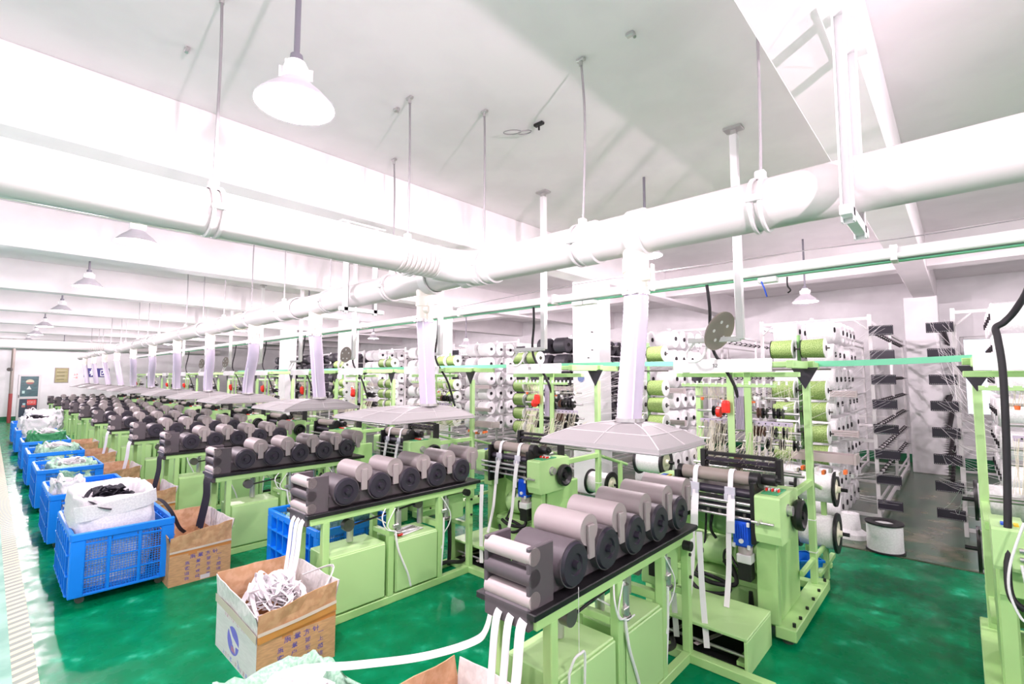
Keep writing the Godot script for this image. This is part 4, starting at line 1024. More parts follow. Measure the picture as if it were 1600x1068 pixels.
	O("loom_wire_loop", mb().tube([V(0.2, 1.06, -3.62), V(0.14, 0.85, -3.6), V(0.13, 0.7, -3.6), V(0.17, 0.58, -3.6), V(0.2, 0.62, -3.6), V(0.18, 0.85, -3.6)], 0.006), M.white, "white wire loop hanging on the neighbouring loom's front", "wire")
	O("mint_tape", mb().strap([V(0.9, 1.99, -5.1), V(-0.2, 1.935, -5.1), V(-1.1, 1.92, -5.1), V(-2.7, 1.95, -5.1), V(-6.2, 1.96, -5.1), V(-10, 1.96, -5.1), V(-16, 1.97, -5.1)], [Vector3.UP], 0.05, 0.003), M.mint, "mint green tape stretched across behind the top of the looms", "tape")
	# small leftovers on the ceiling
	for e in [[-1.34, -2.48, "small stub of a cut anchor on the grey shaded part of the ceiling"], [-3.43, -0.73, "small cut anchor on the ceiling behind the long bowed hanger rod"], [-3.05, -2.0, "faint screw stub on the ceiling next to the branch duct's hanger"]]:
		O("ceiling_anchor", mb().box(V(e[0], CEIL - 0.012, e[1]), V(0.05, 0.024, 0.03), 0.004).cyl(V(e[0] + 0.02, CEIL - 0.01, e[1]), V(e[0] + 0.035, CEIL - 0.05, e[1] + 0.01), 0.01, 0.01, 8), M.steel, e[2], "anchor")
	var hk := T("ceiling_hook", "dark ceiling hook with a coil of thin wire", "hook", V(-2.39, CEIL, -2.9))
	P(hk, "plate", mb().box(V(0, -0.012, 0), V(0.09, 0.024, 0.04), 0.006).cyl(V(0, -0.02, 0), V(0, -0.06, 0), 0.008, 0.008, 8), M.bolt)
	var lp := []
	for k in 13: lp.append(V(-0.11 + 0.05 * cos(TAU * k / 12), -0.06 - 0.02 * sin(TAU * k / 12), 0.05 + 0.06 * sin(TAU * k / 12)))
	P(hk, "wire_coil", mb().tube(lp, 0.005, 6, 3), M.rod)
	var lp2 := []
	for k in 13: lp2.append(V(-0.18 + 0.05 * cos(TAU * k / 12), -0.06 - 0.03 * sin(TAU * k / 12), 0.12 + 0.09 * sin(TAU * k / 12)))
	P(hk, "wire_coil", mb().tube(lp2, 0.004, 6, 3), M.rod)

#FRONT  crates, cartons, bags, ribbons
func make_crate() -> Node3D:
	# 1.02 along x, 0.68 along z, 0.55 high
	var t := T("blue_crate", "crate", "crate", V(0, 0, 0))
	var hx := 0.51
	var hz := 0.34
	var y0 := 0.07
	var y1 := 0.565
	P(t, "base", mb().b2(-hx, hx, y0, y0 + 0.02, -hz, hz, 0.004), M.crate)
	var rim := mb()
	for s in [-1.0, 1.0]:
		rim.box(V(s * (hx - 0.008), y1 - 0.03, 0), V(0.03, 0.06, hz * 2), 0.006)
		rim.box(V(0, y1 - 0.03, s * (hz - 0.008)), V(hx * 2 - 0.03, 0.06, 0.03), 0.006)
	P(t, "rim", rim, M.crate)
	for sx in [-1.0, 1.0]:
		for sz in [-1.0, 1.0]:
			P(t, "corner_post", mb().box(V(sx * (hx - 0.012), (y0 + y1 - 0.06) * 0.5, sz * (hz - 0.045)), V(0.028, y1 - y0 - 0.06, 0.09), 0.005).box(V(sx * (hx - 0.04), (y0 + y1 - 0.06) * 0.5, sz * (hz - 0.008)), V(0.08, y1 - y0 - 0.06, 0.022), 0.005), M.crate)
			P(t, "caster", mb().cyl(V(sx * 0.42 - 0.012, 0.03, sz * 0.26), V(sx * 0.42 + 0.012, 0.03, sz * 0.26), 0.03, 0.03, 14).box(V(sx * 0.42, 0.055, sz * 0.26), V(0.04, 0.03, 0.045)), M.darksteel)
	# end faces (x): fine lattice in three bays
	for s in [-1.0, 1.0]:
		var b := mb()
		var x: float = s * (hx - 0.012)
		for k in 27: b.box(V(x, 0.30, -hz + 0.09 + k * 0.0192), V(0.004, 0.43, 0.0042))
		for k in 23: b.box(V(x, y0 + 0.02 + k * 0.0193, 0), V(0.004, 0.0042, hz * 2 - 0.16))
		P(t, "lattice", b, M.crate, "", true)
		for z in [-0.10, 0.10]: P(t, "rib", mb().box(V(x, 0.30, z), V(0.02, 0.45, 0.022), 0.003), M.crate)
		for y in [0.21, 0.34, 0.47]: P(t, "rib", mb().box(V(x, y, 0), V(0.014, 0.012, hz * 2 - 0.14), 0.002), M.crate)
		P(t, "hand_slot", mb().box(V(x - s * 0.002, 0.49, 0), V(0.010, 0.045, 0.16), 0.003), M.crate)
	# long sides (z): open ribs before a thin wall
	for s in [-1.0, 1.0]:
		var z: float = s * (hz - 0.008)
		P(t, "side_wall", mb().box(V(0, 0.30, z - s * 0.035), V(hx * 2 - 0.1, 0.45, 0.006)), M.crate)
		for k in 7: P(t, "rib", mb().box(V(-0.39 + 0.13 * k, 0.30, z), V(0.014, 0.46, 0.05), 0.002), M.crate)
		for y in [0.09, 0.24, 0.40]: P(t, "rib", mb().box(V(0, y, z), V(hx * 2 - 0.08, 0.012, 0.05), 0.002), M.crate)
	return t
# a soft sack: rounded-box rings with folds, open or slumped at the top
func sack(hx: float, hz: float, h: float, sd: int, lump: float, top_in: float) -> MB:
	var nz := FastNoiseLite.new(); nz.seed = sd; nz.frequency = 2.2; nz.fractal_octaves = 3
	var rs := []
	var m := 72
	for i in 27:
		var f := float(i) / 20.0
		var y: float = min(f, 1.0) * h
		var sc := 1.0 - 0.10 * pow(1.0 - min(f, 1.0), 4) - 0.05 * sin(PI * min(f, 1.0)) * -1.0
		if i > 20:
			var g := float(i - 20) / 6.0
			sc = 1.0 - g * top_in - 0.02
			y = h - g * g * h * 0.28
		var ring := []
		for k in m:
			var a := TAU * k / m
			var c := cos(a)
			var s := sin(a)
			var e := 0.42
			var px: float = sign(c) * pow(abs(c), e) * hx * sc
			var pz: float = sign(s) * pow(abs(s), e) * hz * sc
			var d := nz.get_noise_3d(px * 2.4, y * 2.4, pz * 2.4) * lump
			# vertical and slanting folds
			var fold: float = sin(a * 9.0 + y * 8.0 + sd) * 0.006 + nz.get_noise_2d(a * 5.0, y * 9.0 + sd) * lump * 0.5
			var q := V(px, 0, pz).normalized()
			ring.append(V(px, y + nz.get_noise_2d(px * 4 + 9, pz * 4) * lump * 1.1 * min(f, 1.0), pz) + q * (d + fold))
		rs.append(ring)
	# fold the skin to the middle
	var cy := 0.0
	for p in rs[-1]: cy += p.y
	cy = cy / m - 0.02
	var last := []
	for p in rs[-1]: last.append(V(p.x * 0.05, cy, p.z * 0.05))
	rs.append(last)
	return mb().rings(rs)
func tangle(n: int, hx: float, hz: float, h: float, w: float, sd: int) -> MB:
	var r := RandomNumberGenerator.new(); r.seed = sd
	var b := mb()
	for k in n:
		var pts := []
		var sides := []
		var a := r.randf_range(0, TAU)
		var c := V(r.randf_range(-0.4, 0.4) * hx, 0, r.randf_range(-0.4, 0.4) * hz)
		var ex := hx * r.randf_range(0.35, 0.8)
		var ez := hz * r.randf_range(0.35, 0.8)
		var y := h * (0.25 + 0.6 * k / n)
		var lean := V(r.randf_range(-0.5, 0.5), 1.0, r.randf_range(-0.5, 0.5)).normalized()
		var st := r.randf_range(0.5, 0.85) * (1.0 if r.randf() > 0.5 else -1.0)
		for j in 7:
			var p := c + V(cos(a) * ex, 0, sin(a) * ez)
			p.y = y + r.randf_range(-0.25, 0.35) * h - 0.5 * h * (pow(p.x / hx, 2) + pow(p.z / hz, 2))
			pts.append(p)
			sides.append((lean * 0.55 + V(cos(a), 0.0, sin(a))).normalized())
			a += st
		b.strap(pts, sides, w, 0.0025, 5)
	return b
# brush strokes on a ten by ten grid, two digits a point
const GLYPH := {
	"质": "8010 1017 1709 2383 4143 3437 3484 8487 5557 5739 6699", "量": "2080 2022 8082 2282 0393 2474 2426 7476 2676 2575 4449 5459 1797 0898",
	"方": "4051 0292 4243 4339 3909 4474 7478 7868", "针": "2003 1242 0444 2428 2846 4494 7079", "第": "1030 6090 2002 6042 1282 8284 1484 1416 1676 7678 5259 5609",
	"一": "0595", "客": "4050 0191 0103 9193 3217 3272 7206 2598 2777 2729 7779 2979", "户": "4050 1181 1114 8184 1484 1409", "至": "0191 4114 1484 6385 4449 1676 0999",
	"上": "4048 4484 0898", "追": "5041 4148 4181 8184 4484 4585 8588 4888 0111 0313 1317 0899", "求": "0292 5059 1424 3415 8356 5498 5417 7080",
	"卓": "5053 5282 2373 2327 7377 2777 2575 0898 5759", "越": "0242 2026 0444 2646 0609 0999 5191 5158 7088 5878 6295", "持": "0232 2029 0635 5053 4292 4494 4696 7479 4757",
	"续": "2004 0424 2406 0836 4181 6063 4393 4596 6647 6799", "改": "0131 3134 0434 0408 0836 6043 5292 8246 5399", "进": "1021 0313 1317 0899 4393 3696 5047 7178", "区": "0191 0109 0999 7226 3277", "机": "2029 0343 2306 2346 5155 5538 5181 8188 8898"}
func stroke(im: Image, a: Vector2, b: Vector2, w: float, c: Color) -> void:
	var n := int(max(abs(a.x - b.x), abs(a.y - b.y))) + 1
	for i in n + 1:
		var p := a.lerp(b, float(i) / n)
		var hw := w * (0.6 + 0.4 * sin(PI * (0.15 + 0.7 * i / n)))
		im.fill_rect(Rect2i(int(p.x - hw * 0.5), int(p.y - hw * 0.5), max(int(hw), 1), max(int(hw), 1)), c)
func glyph(im: Image, ch: String, x: float, y: float, s: float, w: float, c: Color) -> void:
	for st in GLYPH[ch].split(" "):
		stroke(im, V2(x, y, s, st[0], st[1]), V2(x, y, s, st[2], st[3]), w, c)
func V2(x: float, y: float, s: float, a: String, b: String) -> Vector2: return Vector2(x + a.to_int() * s / 9.0, y + b.to_int() * s / 9.0)
func tex_mat(im: Image, rough := 0.7) -> StandardMaterial3D:
	im.generate_mipmaps()
	var m := mat(Color.WHITE, rough); m.albedo_texture = ImageTexture.create_from_image(im); return m
func fibre(im: Image, c: Color, amp: float, sd: int) -> void:
	var nz := FastNoiseLite.new(); nz.seed = sd; nz.frequency = 0.03; nz.fractal_octaves = 3
	for y in im.get_height():
		for x in im.get_width():
			var k := 1.0 + amp * nz.get_noise_2d(x * 0.4, y * 2.0)
			im.set_pixel(x, y, Color(c.r * k, c.g * k, c.b * k))
func carton_print() -> StandardMaterial3D:
	var im := Image.create_empty(512, 352, false, Image.FORMAT_RGB8)
	fibre(im, Color(0.80, 0.62, 0.45), 0.10, 5)
	im.fill_rect(Rect2i(0, 0, 512, 34), Color(0.80, 0.52, 0.26))
	im.fill_rect(Rect2i(150, 20, 70, 40), Color(0.80, 0.54, 0.30))
	var ink := Color(0.40, 0.34, 0.60)
	var head := "质量方针"
	for k in 4: glyph(im, head[k], 168 + 62 * k, 58, 40, 6, ink)
	var cols := ["质量第一", "客户至上", "追求卓越", "持续改进"]
	for r in 4:
		for k in 4: glyph(im, cols[r][k], 128 + 88 * k, 122 + 54 * r - 26 * (1 if k == 3 else 0) , 34, 5, ink)
	im.fill_rect(Rect2i(255, 300, 80, 44), Color(0.88, 0.84, 0.84))
	return tex_mat(im, 0.75)
func carton_logo() -> StandardMaterial3D:
	var im := Image.create_empty(512, 256, false, Image.FORMAT_RGB8)
	fibre(im, Color(0.90, 0.89, 0.885), 0.03, 6)
	var blue := Color(0.50, 0.48, 0.86)
	for y in 256:
		for x in 512:
			var u := (x - 236.0) / 74.0
			var v := (y - 128.0) / 74.0
			if u * u + v * v < 1.0:
				var white := false
				# a slanting white blade from the rim and a bird-like notch on its right
				if abs(v - u * 1.0 - 0.05) < 0.16 + 0.18 * (u + 1.0) * 0.5 and u < 0.45: white = true
				if u > -0.1 and v < 0.3 - u * 0.1 and v > -0.25 + u * 0.35: white = true
				if not white: im.set_pixel(x, y, blue if not (v > 0.45 and v < 0.8 and u < 0.35 and u > -0.3) else Color(0.75, 0.50, 0.66))
	stroke(im, Vector2(300, 206), Vector2(340, 250), 6, Color(0.55, 0.52, 0.72))
	var pink := Color(0.80, 0.62, 0.68)
	var t := "质量方针第一客户至上"
	for k in 10: glyph(im, t[k], 120 + 26 * k, 12, 20, 3, pink)
	for k in 10: glyph(im, t[9 - k], 110 + 32 * k, 226, 22, 3, pink if k % 3 else blue)
	return tex_mat(im, 0.6)
var carton_front: StandardMaterial3D
var carton_side: StandardMaterial3D
func make_carton(sx: float, sz: float, white: bool) -> Node3D:
	# open carton, printed face towards +x, raised flaps above the crease
	var t := T("carton", "carton", "carton")
	var hx := sx * 0.5
	var hz := sz * 0.5
	var yc := 0.285
	P(t, "bottom", mb().b2(-hx, hx, 0.0, 0.006, -hz, hz), M.card)
	var side: Material = M.cardwhite if white else M.card
	P(t, "wall", mb().b2(-hx, hx, 0, yc, hz - 0.006, hz), side)
	P(t, "wall", mb().b2(-hx, hx, 0, yc, -hz, -hz + 0.006), M.card)
	P(t, "wall", mb().b2(hx - 0.006, hx, 0, yc, -hz, hz), M.card)
	P(t, "wall", mb().b2(-hx, -hx + 0.006, 0, yc, -hz, hz), M.card)
	var f := mb(); f.pic(V(hx + 0.001, yc, hz), V(hx + 0.001, yc, -hz), V(hx + 0.001, 0.0, -hz), V(hx + 0.001, 0.0, hz))
	P(t, "printed_face", f, carton_front, "printed carton face with blue characters")
	if white:
		f = mb(); f.pic(V(-hx, yc, hz + 0.001), V(hx, yc, hz + 0.001), V(hx, 0.0, hz + 0.001), V(-hx, 0.0, hz + 0.001))
		P(t, "printed_face", f, carton_side, "white printed end with blue round emblem")
	# flaps: slightly leaning, ragged top
	var flap := func(a: Vector3, b: Vector3, lean: Vector3, h0: float, h1: float, m: Material) -> void:
		var k := mb()
		var n := 8
		var th := lean.normalized() * -0.005
		var pr := []
		for i in n + 1:
			var u := float(i) / n
			var p := a.lerp(b, u)
			var hh: float = lerp(h0, h1, u) + rng.randf_range(-0.006, 0.006)
			var q := p + V(0, hh, 0) + lean * (1.0 + 0.3 * sin(u * 7.0))
			var mid := p + V(0, hh * 0.5, 0) + lean * 0.35 + lean.normalized() * 0.006 * sin(u * 11.0)
			if i > 0:
				var o := lean
				k.q(pr[0], p, mid, pr[1], o); k.q(pr[1], mid, q, pr[2], o)
				k.q(pr[0] + th, p + th, mid + th, pr[1] + th, -o); k.q(pr[1] + th, mid + th, q + th, pr[2] + th, -o)
				k.q(pr[2], q, q + th, pr[2] + th, Vector3.UP)
			pr = [p, mid, q]
		P(t, "flap", k, m)
	var hf := 0.15
	flap.call(V(hx, yc, hz), V(hx, yc, -hz), V(0.012, 0, 0), hf - 0.02, hf + 0.04, M.card)
	flap.call(V(-hx, yc, hz), V(-hx, yc, -hz), V(-0.02, 0, 0), hf + 0.03, hf + 0.03, M.cardin)
	flap.call(V(-hx, yc, hz), V(hx, yc, hz), V(0, 0, 0.012), hf + 0.03, hf - 0.02, side)
	flap.call(V(-hx, yc, -hz), V(hx, yc, -hz), V(0, 0, -0.02), hf + 0.02, hf + 0.04, M.cardwhite)
	if white:
		var tp := mb()
		tp.strap([V(hx + 0.006, yc - 0.01, hz), V(hx + 0.007, yc + 0.012, 0), V(hx + 0.006, yc + 0.03, -hz)], [V(0, 1, 0)], 0.045, 0.001)
		P(t, "tape", tp, M.tape)
		tp = mb()
		tp.strap([V(hx + 0.008, yc + 0.02, hz), V(hx + 0.010, yc + 0.035, 0), V(hx + 0.008, yc + 0.06, -hz)], [V(0, 1, 0)], 0.02, 0.001)
		P(t, "tape", tp, M.cleartape)
		tp = mb()
		tp.strap([V(-hx, yc + 0.03, hz + 0.01), V(0, yc + 0.02, hz + 0.010), V(hx, yc - 0.005, hz + 0.006)], [V(0, 1, 0)], 0.05, 0.001)
		P(t, "tape", tp, M.cleartape)
	else:
		var tp := mb()
		tp.strap([V(hx + 0.006, yc, hz), V(hx + 0.007, yc + 0.005, 0), V(hx + 0.006, yc + 0.012, -hz)], [V(0, 1, 0)], 0.018, 0.001)
		P(t, "tape", tp, M.cleartape)
	return t
func front() -> void:
	carton_front = carton_print()
	carton_side = carton_logo()
	var c0 := make_crate()
	# crates along the aisle, each with its sack
	var cx := [-5.68, -7.54, -9.55, -11.56, -13.6, -16.6, -19.2]
	var cl := ["blue lattice crate on casters holding the tall white sack of black ribbon", "blue crate with a torn white plastic bag over its corner, behind the tall white sack", "blue crate with a flat pale green sack lying over its rim, third along the aisle", "blue crate with a pale green sack heaped in its middle, fourth along aisle", "blue crate under the deep green sack, fifth along the aisle", "blue crate with a white sack and dark strip on top, sixth along the aisle", "blue crate before the end wall door, seventh along the aisle"]
	for i in 7:
		if i == 0: c0.position = V(cx[0], 0, -0.845); tag(c0, cl[0], "crate", "blue crates along the aisle")
		else: dup(c0, V(cx[i], 0, -0.84), cl[i], "blue crates along the aisle")
	# white sack in the first crate
	var s := T("white_sack", "tall white woven sack standing in the front blue crate, open at the top", "sack", V(-5.68, 0.09, -0.80))
	P(s, "body", sack(0.43, 0.27, 0.72, 3, 0.022, 0.30), M.bagwhite)
	var fl := mb()
	fl.strap([V(0.40, 0.60, 0.27), V(0.452, 0.61, 0.20), V(0.455, 0.63, 0.0), V(0.455, 0.66, -0.18), V(0.42, 0.68, -0.26)], [V(0.12, 1, 0.0)], 0.12, 0.006)
	P(s, "folded_edge", fl, M.bagwhite)
	O("black_ribbon_pile", tangle(26, 0.30, 0.16, 0.14, 0.035, 5), M.ribbonblack, "tangle of black ribbon spilling inside the tall white sack", "ribbon").position = V(-5.66, 0.68, -0.80)
	O("black_ribbon_end", mb().strap([V(-5.42, 0.80, -0.60), V(-5.30, 0.79, -0.62), V(-5.23, 0.74, -0.68), V(-5.21, 0.71, -0.75)], [V(0.4, 0.3, 1)], 0.05, 0.003), M.ribbonblack, "short end of black ribbon lying over the white sack's fold", "ribbon")
	O("black_ribbon_strand", mb().strap([V(-5.45, 0.70, -0.95), V(-5.3, 0.72, -1.08), V(-5.22, 0.62, -1.16), V(-5.25, 0.45, -1.24), V(-5.3, 0.38, -1.3)], [V(0.2, 0, 1)], 0.03, 0.003), M.ribbonblack, "black ribbon strand running from the white sack to the carton beside it", "ribbon")
	# other sacks
	var dt := [[1, M.bagwhite, 0.17, 0.13, 0.60, 0.05, "torn white plastic bag hanging over the second blue crate", V(-7.22, 0.09, -0.66)],
		[2, M.baggreen, 0.40, 0.24, 0.50, 0.05, "flat pale green sack lying in the third blue crate", V(-9.45, 0.09, -0.88)],
		[3, M.baggreen, 0.38, 0.25, 0.54, 0.06, "pale green and white sack heaped in the fourth blue crate", V(-11.45, 0.09, -0.88)],
		[4, M.bagdeep, 0.40, 0.26, 0.62, 0.05, "deep green sack in the fifth blue crate", V(-13.5, 0.09, -0.84)],
		[5, M.bagwhite, 0.46, 0.30, 0.74, 0.07, "white sack with a dark strip in the sixth blue crate", V(-16.5, 0.09, -0.86)],
		[6, M.bagwhite, 0.46, 0.36, 0.80, 0.07, "white sack heaped before the end wall", V(-18.6, 0.09, -1.1)]]
	for e in dt:
		var k := T("sack", e[6], "sack", e[7])
		P(k, "body", sack(e[2], e[3], e[4], e[0] * 7, e[5], 0.4), e[1])
		var hm := mb()
		hm.tube([V(0.1, e[4] + 0.0, e[3] * 0.8), V(0.18, e[4] + 0.09, e[3] * 0.7), V(0.28, e[4] + 0.02, e[3] * 0.5)], 0.012)
		P(k, "handle", hm, M.white)
		if e[0] in [2, 3, 4, 5]:
			O("white_ribbon_pile", tangle(14, e[2] * 0.75, e[3] * 0.7, 0.10, 0.04, e[0] + 20), M.ribbon if e[0] != 5 else M.ribbonblack, "%s ribbon heaped on the %s" % ["white" if e[0] != 5 else "dark", e[6]], "ribbon").position = e[7] + V(0, e[4] - 0.04, 0)
	# cartons in front of the benches
	var w0 := make_carton(0.72, 0.48, true)
	w0.position = V(-3.42, 0, -1.375); tag(w0, "worn brown carton with white end and blue emblem, full of white ribbon", "carton", "open cartons at the benches")
	var k0 := make_carton(0.80, 0.48, false)
	k0.position = V(-5.46, 0, -1.375); tag(k0, "printed brown carton beside the front blue crate, black ribbons hanging in", "carton", "open cartons at the benches")
	var nm := ["brown carton behind the printed one, two black ribbons hanging in", "brown carton at the fifth bench, white ribbon bundle hanging in", "brown carton at the sixth bench, looped white ribbon hanging in", "brown carton at the seventh bench"]
	for i in 4: dup(k0, V(-7.45 - 2.05 * i, 0, -1.375), nm[i], "open cartons at the benches")
	var w1 := dup(w0, V(-1.48, 0.0, -1.36), "open carton cut by the bottom edge, white ribbons hanging in", "open cartons at the benches")
	O("white_ribbon_pile", tangle(46, 0.28, 0.18, 0.17, 0.032, 8), M.ribbon, "heap of white ribbon in the carton with the blue emblem", "ribbon").position = V(-3.44, 0.30, -1.375)
	# pale green sack at the bottom edge
	var gs := T("sack", "pale green sack full of white ribbon, cut by the bottom edge of the picture", "sack", V(-2.25, 0.0, -1.02))
	P(gs, "body", sack(0.42, 0.27, 0.34, 12, 0.05, 0.30), M.baggreen)
	O("white_ribbon_pile", tangle(30, 0.30, 0.20, 0.11, 0.036, 9), M.ribbon, "white ribbon heaped in the pale green sack at the bottom edge", "ribbon").position = V(-2.25, 0.30, -1.0)
	O("long_white_ribbon", mb().strap([V(-2.36, 0.36, -0.95), V(-2.30, 0.45, -1.05), V(-2.15, 0.45, -1.25), V(-1.98, 0.45, -1.50), V(-1.80, 0.52, -1.66), V(-1.70, 0.62, -1.66), V(-1.66, 0.78, -1.66)], [V(-0.44, 0.79, -0.15)], 0.034, 0.003, 10), M.ribbon, "long white ribbon sweeping from the pale green sack to the first bench", "ribbon")
	# ribbons that leave the benches into the cartons
	var nr := ["first", "second", "third", "fourth", "fifth", "sixth"]
	for i in 6:
		var m: Material = M.ribbonblack if i in [2, 3] else M.ribbon
		for k in 3:
			var x: float = XS[i] + 0.03 - 0.07 * k
			var zz := -1.555
			var pts := [V(x, 0.80, -1.62), V(x, 0.765, zz), V(x - 0.01, 0.55, zz + 0.02), V(x - 0.03 + 0.02 * k, 0.30, zz + 0.06)]
			if i in [2, 3]: pts = [V(x, 0.80, -1.62), V(x, 0.765, zz), V(x + 0.06, 0.6, zz + 0.02), V(x + 0.1, 0.33, zz + 0.08)]
			O("exit_ribbon", mb().strap(pts, [V(0.94, 0, -0.34)], 0.034 if k else 0.042, 0.003), m, "%s ribbon hanging from the %s bench into its carton" % ["black" if i in [2, 3] else "white", nr[i]], "ribbon", "ribbons hanging from the %s bench" % nr[i])
	O("drooping_ribbon", mb().strap([V(-3.30, 0.48, -1.50), V(-3.2, 0.52, -1.66), V(-3.15, 0.40, -1.56), V(-3.2, 0.35, -1.46)], [V(0.7, 0.5, 0)], 0.03, 0.003), M.ribbon, "loop of white ribbon over the rim of the carton with the blue emblem", "ribbon")
	var lb_ := O("ribbon_loop", mb().tube([V(-1.325, 0.50, -1.80), V(-1.31, 0.56, -1.82), V(-1.305, 0.57, -1.86), V(-1.31, 0.55, -1.90), V(-1.32, 0.40, -1.91), V(-1.33, 0.2, -1.92)], 0.006).tube([V(-1.325, 0.50, -1.80), V(-1.32, 0.35, -1.79), V(-1.33, 0.2, -1.79)], 0.006).cyl(V(-1.306, 0.56, -1.85), V(-1.306, 0.86, -1.85), 0.0015, 0.0015, 5), M.white, "thin white cord loop hanging on the first bench's cabinet", "cord")
	# things on and under the second bench
	var c8 := dup(c0, V(-4.35, 0, -2.2), "blue crate standing between the second and third benches", "blue crates along the aisle")
	var g8 := T("sack", "pale green and white sack in the crate between the second and third benches", "sack", V(-4.35, 0.09, -2.25))
	P(g8, "body", sack(0.40, 0.27, 0.54, 31, 0.09, 0.35), M.baggreen)
	O("white_ribbon_pile", tangle(14, 0.3, 0.2, 0.10, 0.036, 41), M.ribbon, "white ribbon on the sack between the second and third benches", "ribbon").position = V(-4.35, 0.59, -2.25)
	var pp := T("paper_sheet", "creased white paper lying on the second bench's rear cabinet", "paper", V(-3.58, 0.478, -2.52))
	P(pp, "sheet", mb().box(V(0, 0.004, 0), V(0.16, 0.004, 0.26), 0.0, Basis(Vector3.UP, 0.2)), M.white)
	for k in 4: O("hand_tool", mb().cyl(V(-3.62 + 0.03 * k, 0.493, -2.62), V(-3.55 + 0.01 * k, 0.493, -2.42 + 0.02 * k), 0.006, 0.006, 8).box(V(-3.55 + 0.01 * k, 0.493, -2.42 + 0.02 * k), V(0.016, 0.012, 0.05), 0.003), M.steel, "small steel hand tool on the paper of the second bench", "tool", "hand tools on the second bench")
	O("red_tag", mb().box(V(-3.50, 0.49, -2.40), V(0.03, 0.02, 0.05), 0.005), M.red, "small red tag on the second bench's rear cabinet", "tag")
	# below the first loom's rear
	var bc := T("blue_bin", "small blue plastic bin under the first loom's warp beam", "bin", V(-1.12, 0, -5.02))
	P(bc, "body", mb().lathe(V(0, 0, 0), Vector3.UP, [Vector2(0, 0.004), Vector2(0.13, 0.0), Vector2(0.165, 0.2), Vector2(0.155, 0.2), Vector2(0.12, 0.01), Vector2(0, 0.01)], 4), M.crate)
	P(bc, "rim", mb().lathe(V(0, 0.19, 0), Vector3.UP, [Vector2(0.16, 0.0), Vector2(0.18, 0.0), Vector2(0.18, 0.02), Vector2(0.16, 0.02)], 4), M.crate)
	# on the floor by the window aisle
	var dr := T("flanged_reel", "white reel with black flanges standing on the green floor", "reel", V(-0.66, 0, -6.42))
	P(dr, "yarn", mb().cyl(V(0, 0.02, 0), V(0, 0.28, 0), 0.155, 0.155, 36), M.yarn)
	for y in [0.0, 0.28]: P(dr, "flange", mb().lathe(V(0, y, 0), Vector3.UP, [Vector2(0.09, 0), Vector2(0.165, 0), Vector2(0.168, 0.01), Vector2(0.165, 0.02), Vector2(0.09, 0.02)], 36), M.black)
	P(dr, "hub", mb().lathe(V(0, 0.2, 0), Vector3.UP, [Vector2(0, 0.02), Vector2(0.09, 0.02), Vector2(0.09, 0.10)], 24), M.core)
	var cn := T("yarn_cone", "white yarn cone on its wide base beside the flanged reel", "yarn cone", V(-1.0, 0, -6.75))
	P(cn, "base", mb().lathe(V(0, 0, 0), Vector3.UP, [Vector2(0, 0), Vector2(0.165, 0.0), Vector2(0.16, 0.05), Vector2(0.10, 0.09)], 28), M.yarn)
	P(cn, "cone", mb().lathe(V(0, 0.06, 0), Vector3.UP, [Vector2(0.10, 0), Vector2(0.085, 0.20), Vector2(0.03, 0.205), Vector2(0.028, 0.18), Vector2(0, 0.18)], 28), M.yarn)

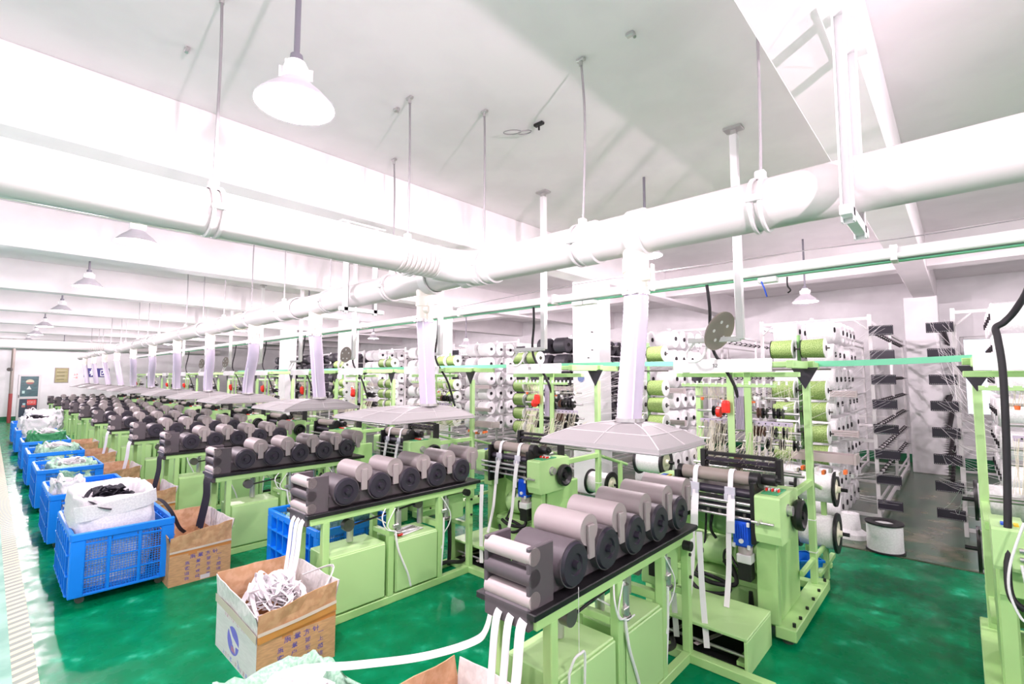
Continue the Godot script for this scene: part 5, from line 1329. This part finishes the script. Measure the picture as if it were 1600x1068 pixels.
#ENDWALL
func end_wall() -> void:
	var X := -28.99
	var d := S("door_1", mb().b2(X, X + 0.03, 0.0, 1.9, -1.53, -1.46, 0.005).b2(X, X + 0.03, 0.0, 1.9, -0.92, -0.85, 0.005).b2(X, X + 0.03, 1.83, 1.9, -1.46, -0.92, 0.005).b2(X, X + 0.03, 0.88, 0.98, -1.46, -0.92, 0.005).b2(X, X + 0.03, 0.0, 0.12, -1.46, -0.92, 0.005), M.frame)
	P(d, "handle", mb().box(V(X + 0.05, 1.0, -0.89), V(0.04, 0.12, 0.03), 0.005), M.darksteel)
	# posters behind the two panes
	var im := Image.create_empty(128, 192, false, Image.FORMAT_RGB8)
	fibre(im, Color(0.22, 0.38, 0.40), 0.25, 11)
	for y in 192:
		for x in 128:
			var u := (x - 66.0) / 30.0
			var v := (y - 52.0) / 24.0
			if u * u + v * v < 1.0: im.set_pixel(x, y, Color(0.82, 0.80, 0.68) if v < 0.2 else Color(0.62, 0.36, 0.34))
			if abs(x - 62) < (y - 88) * 0.5 and y > 88 and y < 124: im.set_pixel(x, y, Color(0.85, 0.88, 0.86))
	im.fill_rect(Rect2i(14, 136, 20, 26), Color(0.75, 0.88, 0.86))
	var p := mb(); p.pic(V(X + 0.012, 1.83, -0.92), V(X + 0.012, 1.83, -1.46), V(X + 0.012, 0.98, -1.46), V(X + 0.012, 0.98, -0.92))
	P(d, "poster", p, tex_mat(im, 0.3))
	im = Image.create_empty(128, 160, false, Image.FORMAT_RGB8)
	fibre(im, Color(0.20, 0.26, 0.33), 0.2, 12)
	im.fill_rect(Rect2i(54, 6, 68, 50), Color(0.90, 0.26, 0.24))
	for k in 4:
		var x0 := 60 + 15 * k
		var w := Color(0.96, 0.9, 0.88)
		stroke(im, Vector2(x0, 20), Vector2(x0, 42), 3, w)
		if k % 2 == 0: stroke(im, Vector2(x0 + 9, 20), Vector2(x0, 31), 3, w); stroke(im, Vector2(x0, 31), Vector2(x0 + 9, 42), 3, w)
		else: stroke(im, Vector2(x0, 20), Vector2(x0 + 8, 20), 3, w); stroke(im, Vector2(x0 + 8, 20), Vector2(x0 + 8, 42), 3, w); stroke(im, Vector2(x0, 42), Vector2(x0 + 8, 42), 3, w)
	im.fill_rect(Rect2i(58, 62, 60, 50), Color(0.40, 0.28, 0.32))
	im.fill_rect(Rect2i(24, 36, 20, 20), Color(0.70, 0.86, 0.88))
	im.fill_rect(Rect2i(18, 54, 26, 20), Color(0.78, 0.52, 0.50))
	p = mb(); p.pic(V(X + 0.012, 0.88, -0.92), V(X + 0.012, 0.88, -1.46), V(X + 0.012, 0.12, -1.46), V(X + 0.012, 0.12, -0.92))
	P(d, "poster", p, tex_mat(im, 0.3))
	# notices
	im = Image.create_empty(128, 128, false, Image.FORMAT_RGB8)
	fibre(im, Color(0.66, 0.63, 0.46), 0.1, 14)
	for k in 6: im.fill_rect(Rect2i(14, 16 + 17 * k, 100 - 20 * (k % 2), 7), Color(0.50, 0.48, 0.38) if k % 2 else Color(0.74, 0.71, 0.60))
	var n := T("notice_board", "khaki framed notice on the white end wall", "notice", V(X, 1.88, -2.17))
	P(n, "frame", mb().box(V(0.01, 0, 0), V(0.02, 0.66, 0.46), 0.004), M.taupe)
	p = mb(); p.pic(V(0.021, 0.30, 0.2), V(0.021, 0.30, -0.2), V(0.021, -0.30, -0.2), V(0.021, -0.30, 0.2))
	P(n, "sheet", p, tex_mat(im))
	im = Image.create_empty(64, 96, false, Image.FORMAT_RGB8); im.fill(Color(0.95, 0.93, 0.93))
	for k in 4: glyph(im, "上方一区"[k], 4 + 30 * (k % 2), 8 + 44 * (k / 2), 24, 5, Color(0.86, 0.45, 0.45))
	p = mb(); p.pic(V(X + 0.006, 1.97, -2.56), V(X + 0.006, 1.97, -2.72), V(X + 0.006, 1.68, -2.72), V(X + 0.006, 1.68, -2.56))
	p.box(V(X + 0.003, 1.825, -2.64), V(0.004, 0.28, 0.15))
	O("red_notice", p, tex_mat(im), "small white notice with red characters on the end wall", "notice")
	im = Image.create_empty(256, 96, false, Image.FORMAT_RGB8); im.fill(Color(0.24, 0.22, 0.52))
	glyph(im, "机", 60, 14, 68, 10, Color.WHITE); glyph(im, "区", 170, 14, 68, 10, Color.WHITE)
	p = mb(); p.pic(V(X + 0.011, 2.2, -2.9), V(X + 0.011, 2.2, -3.78), V(X + 0.011, 1.8, -3.78), V(X + 0.011, 1.8, -2.9))
	var zs := T("area_sign", "dark blue sign with white characters on the end wall", "sign")
	P(zs, "board", mb().b2(X, X + 0.01, 1.8, 2.2, -3.78, -2.9), mat(Color(0.24, 0.22, 0.52), 0.5))
	P(zs, "print", p, tex_mat(im, 0.5))
	var vp := T("standpipe", "rusty red and grey standpipe in front of the end wall", "pipe", V(-27.6, 0, -0.62))
	P(vp, "pipe", mb().cyl(V(0, 1.15, 0), V(0, 3.32, 0), 0.055, 0.055, 14), M.taupe)
	P(vp, "red_section", mb().cyl(V(0, 0.0, 0), V(0, 1.15, 0), 0.058, 0.058, 14), mat(Color(0.66, 0.30, 0.30), 0.6), "faded red lower section")
	P(vp, "valve", mb().cyl(V(0.05, 2.1, 0.05), V(0.16, 2.1, 0.1), 0.07, 0.07, 14), M.darksteel)
	var cr := T("cross_duct", "white pipe running along the end wall under the ceiling", "duct", V(-27.9, 3.05, 0))
	P(cr, "pipe", mb().cyl(V(0, 0, 2.9), V(0, 0, -8.0), 0.11, 0.11, 24), M.pvc)
	P(cr, "bracket", mb().box(V(-0.05, 0.12, -0.6), V(0.1, 0.3, 0.12)), M.darksteel)

func _ready() -> void:
	rng.seed = 20240
	materials()
	setup()
	room()
	ducts()
	lamps()
	hoods()
	looms()
	creels()
	services()
	front()
	end_wall()
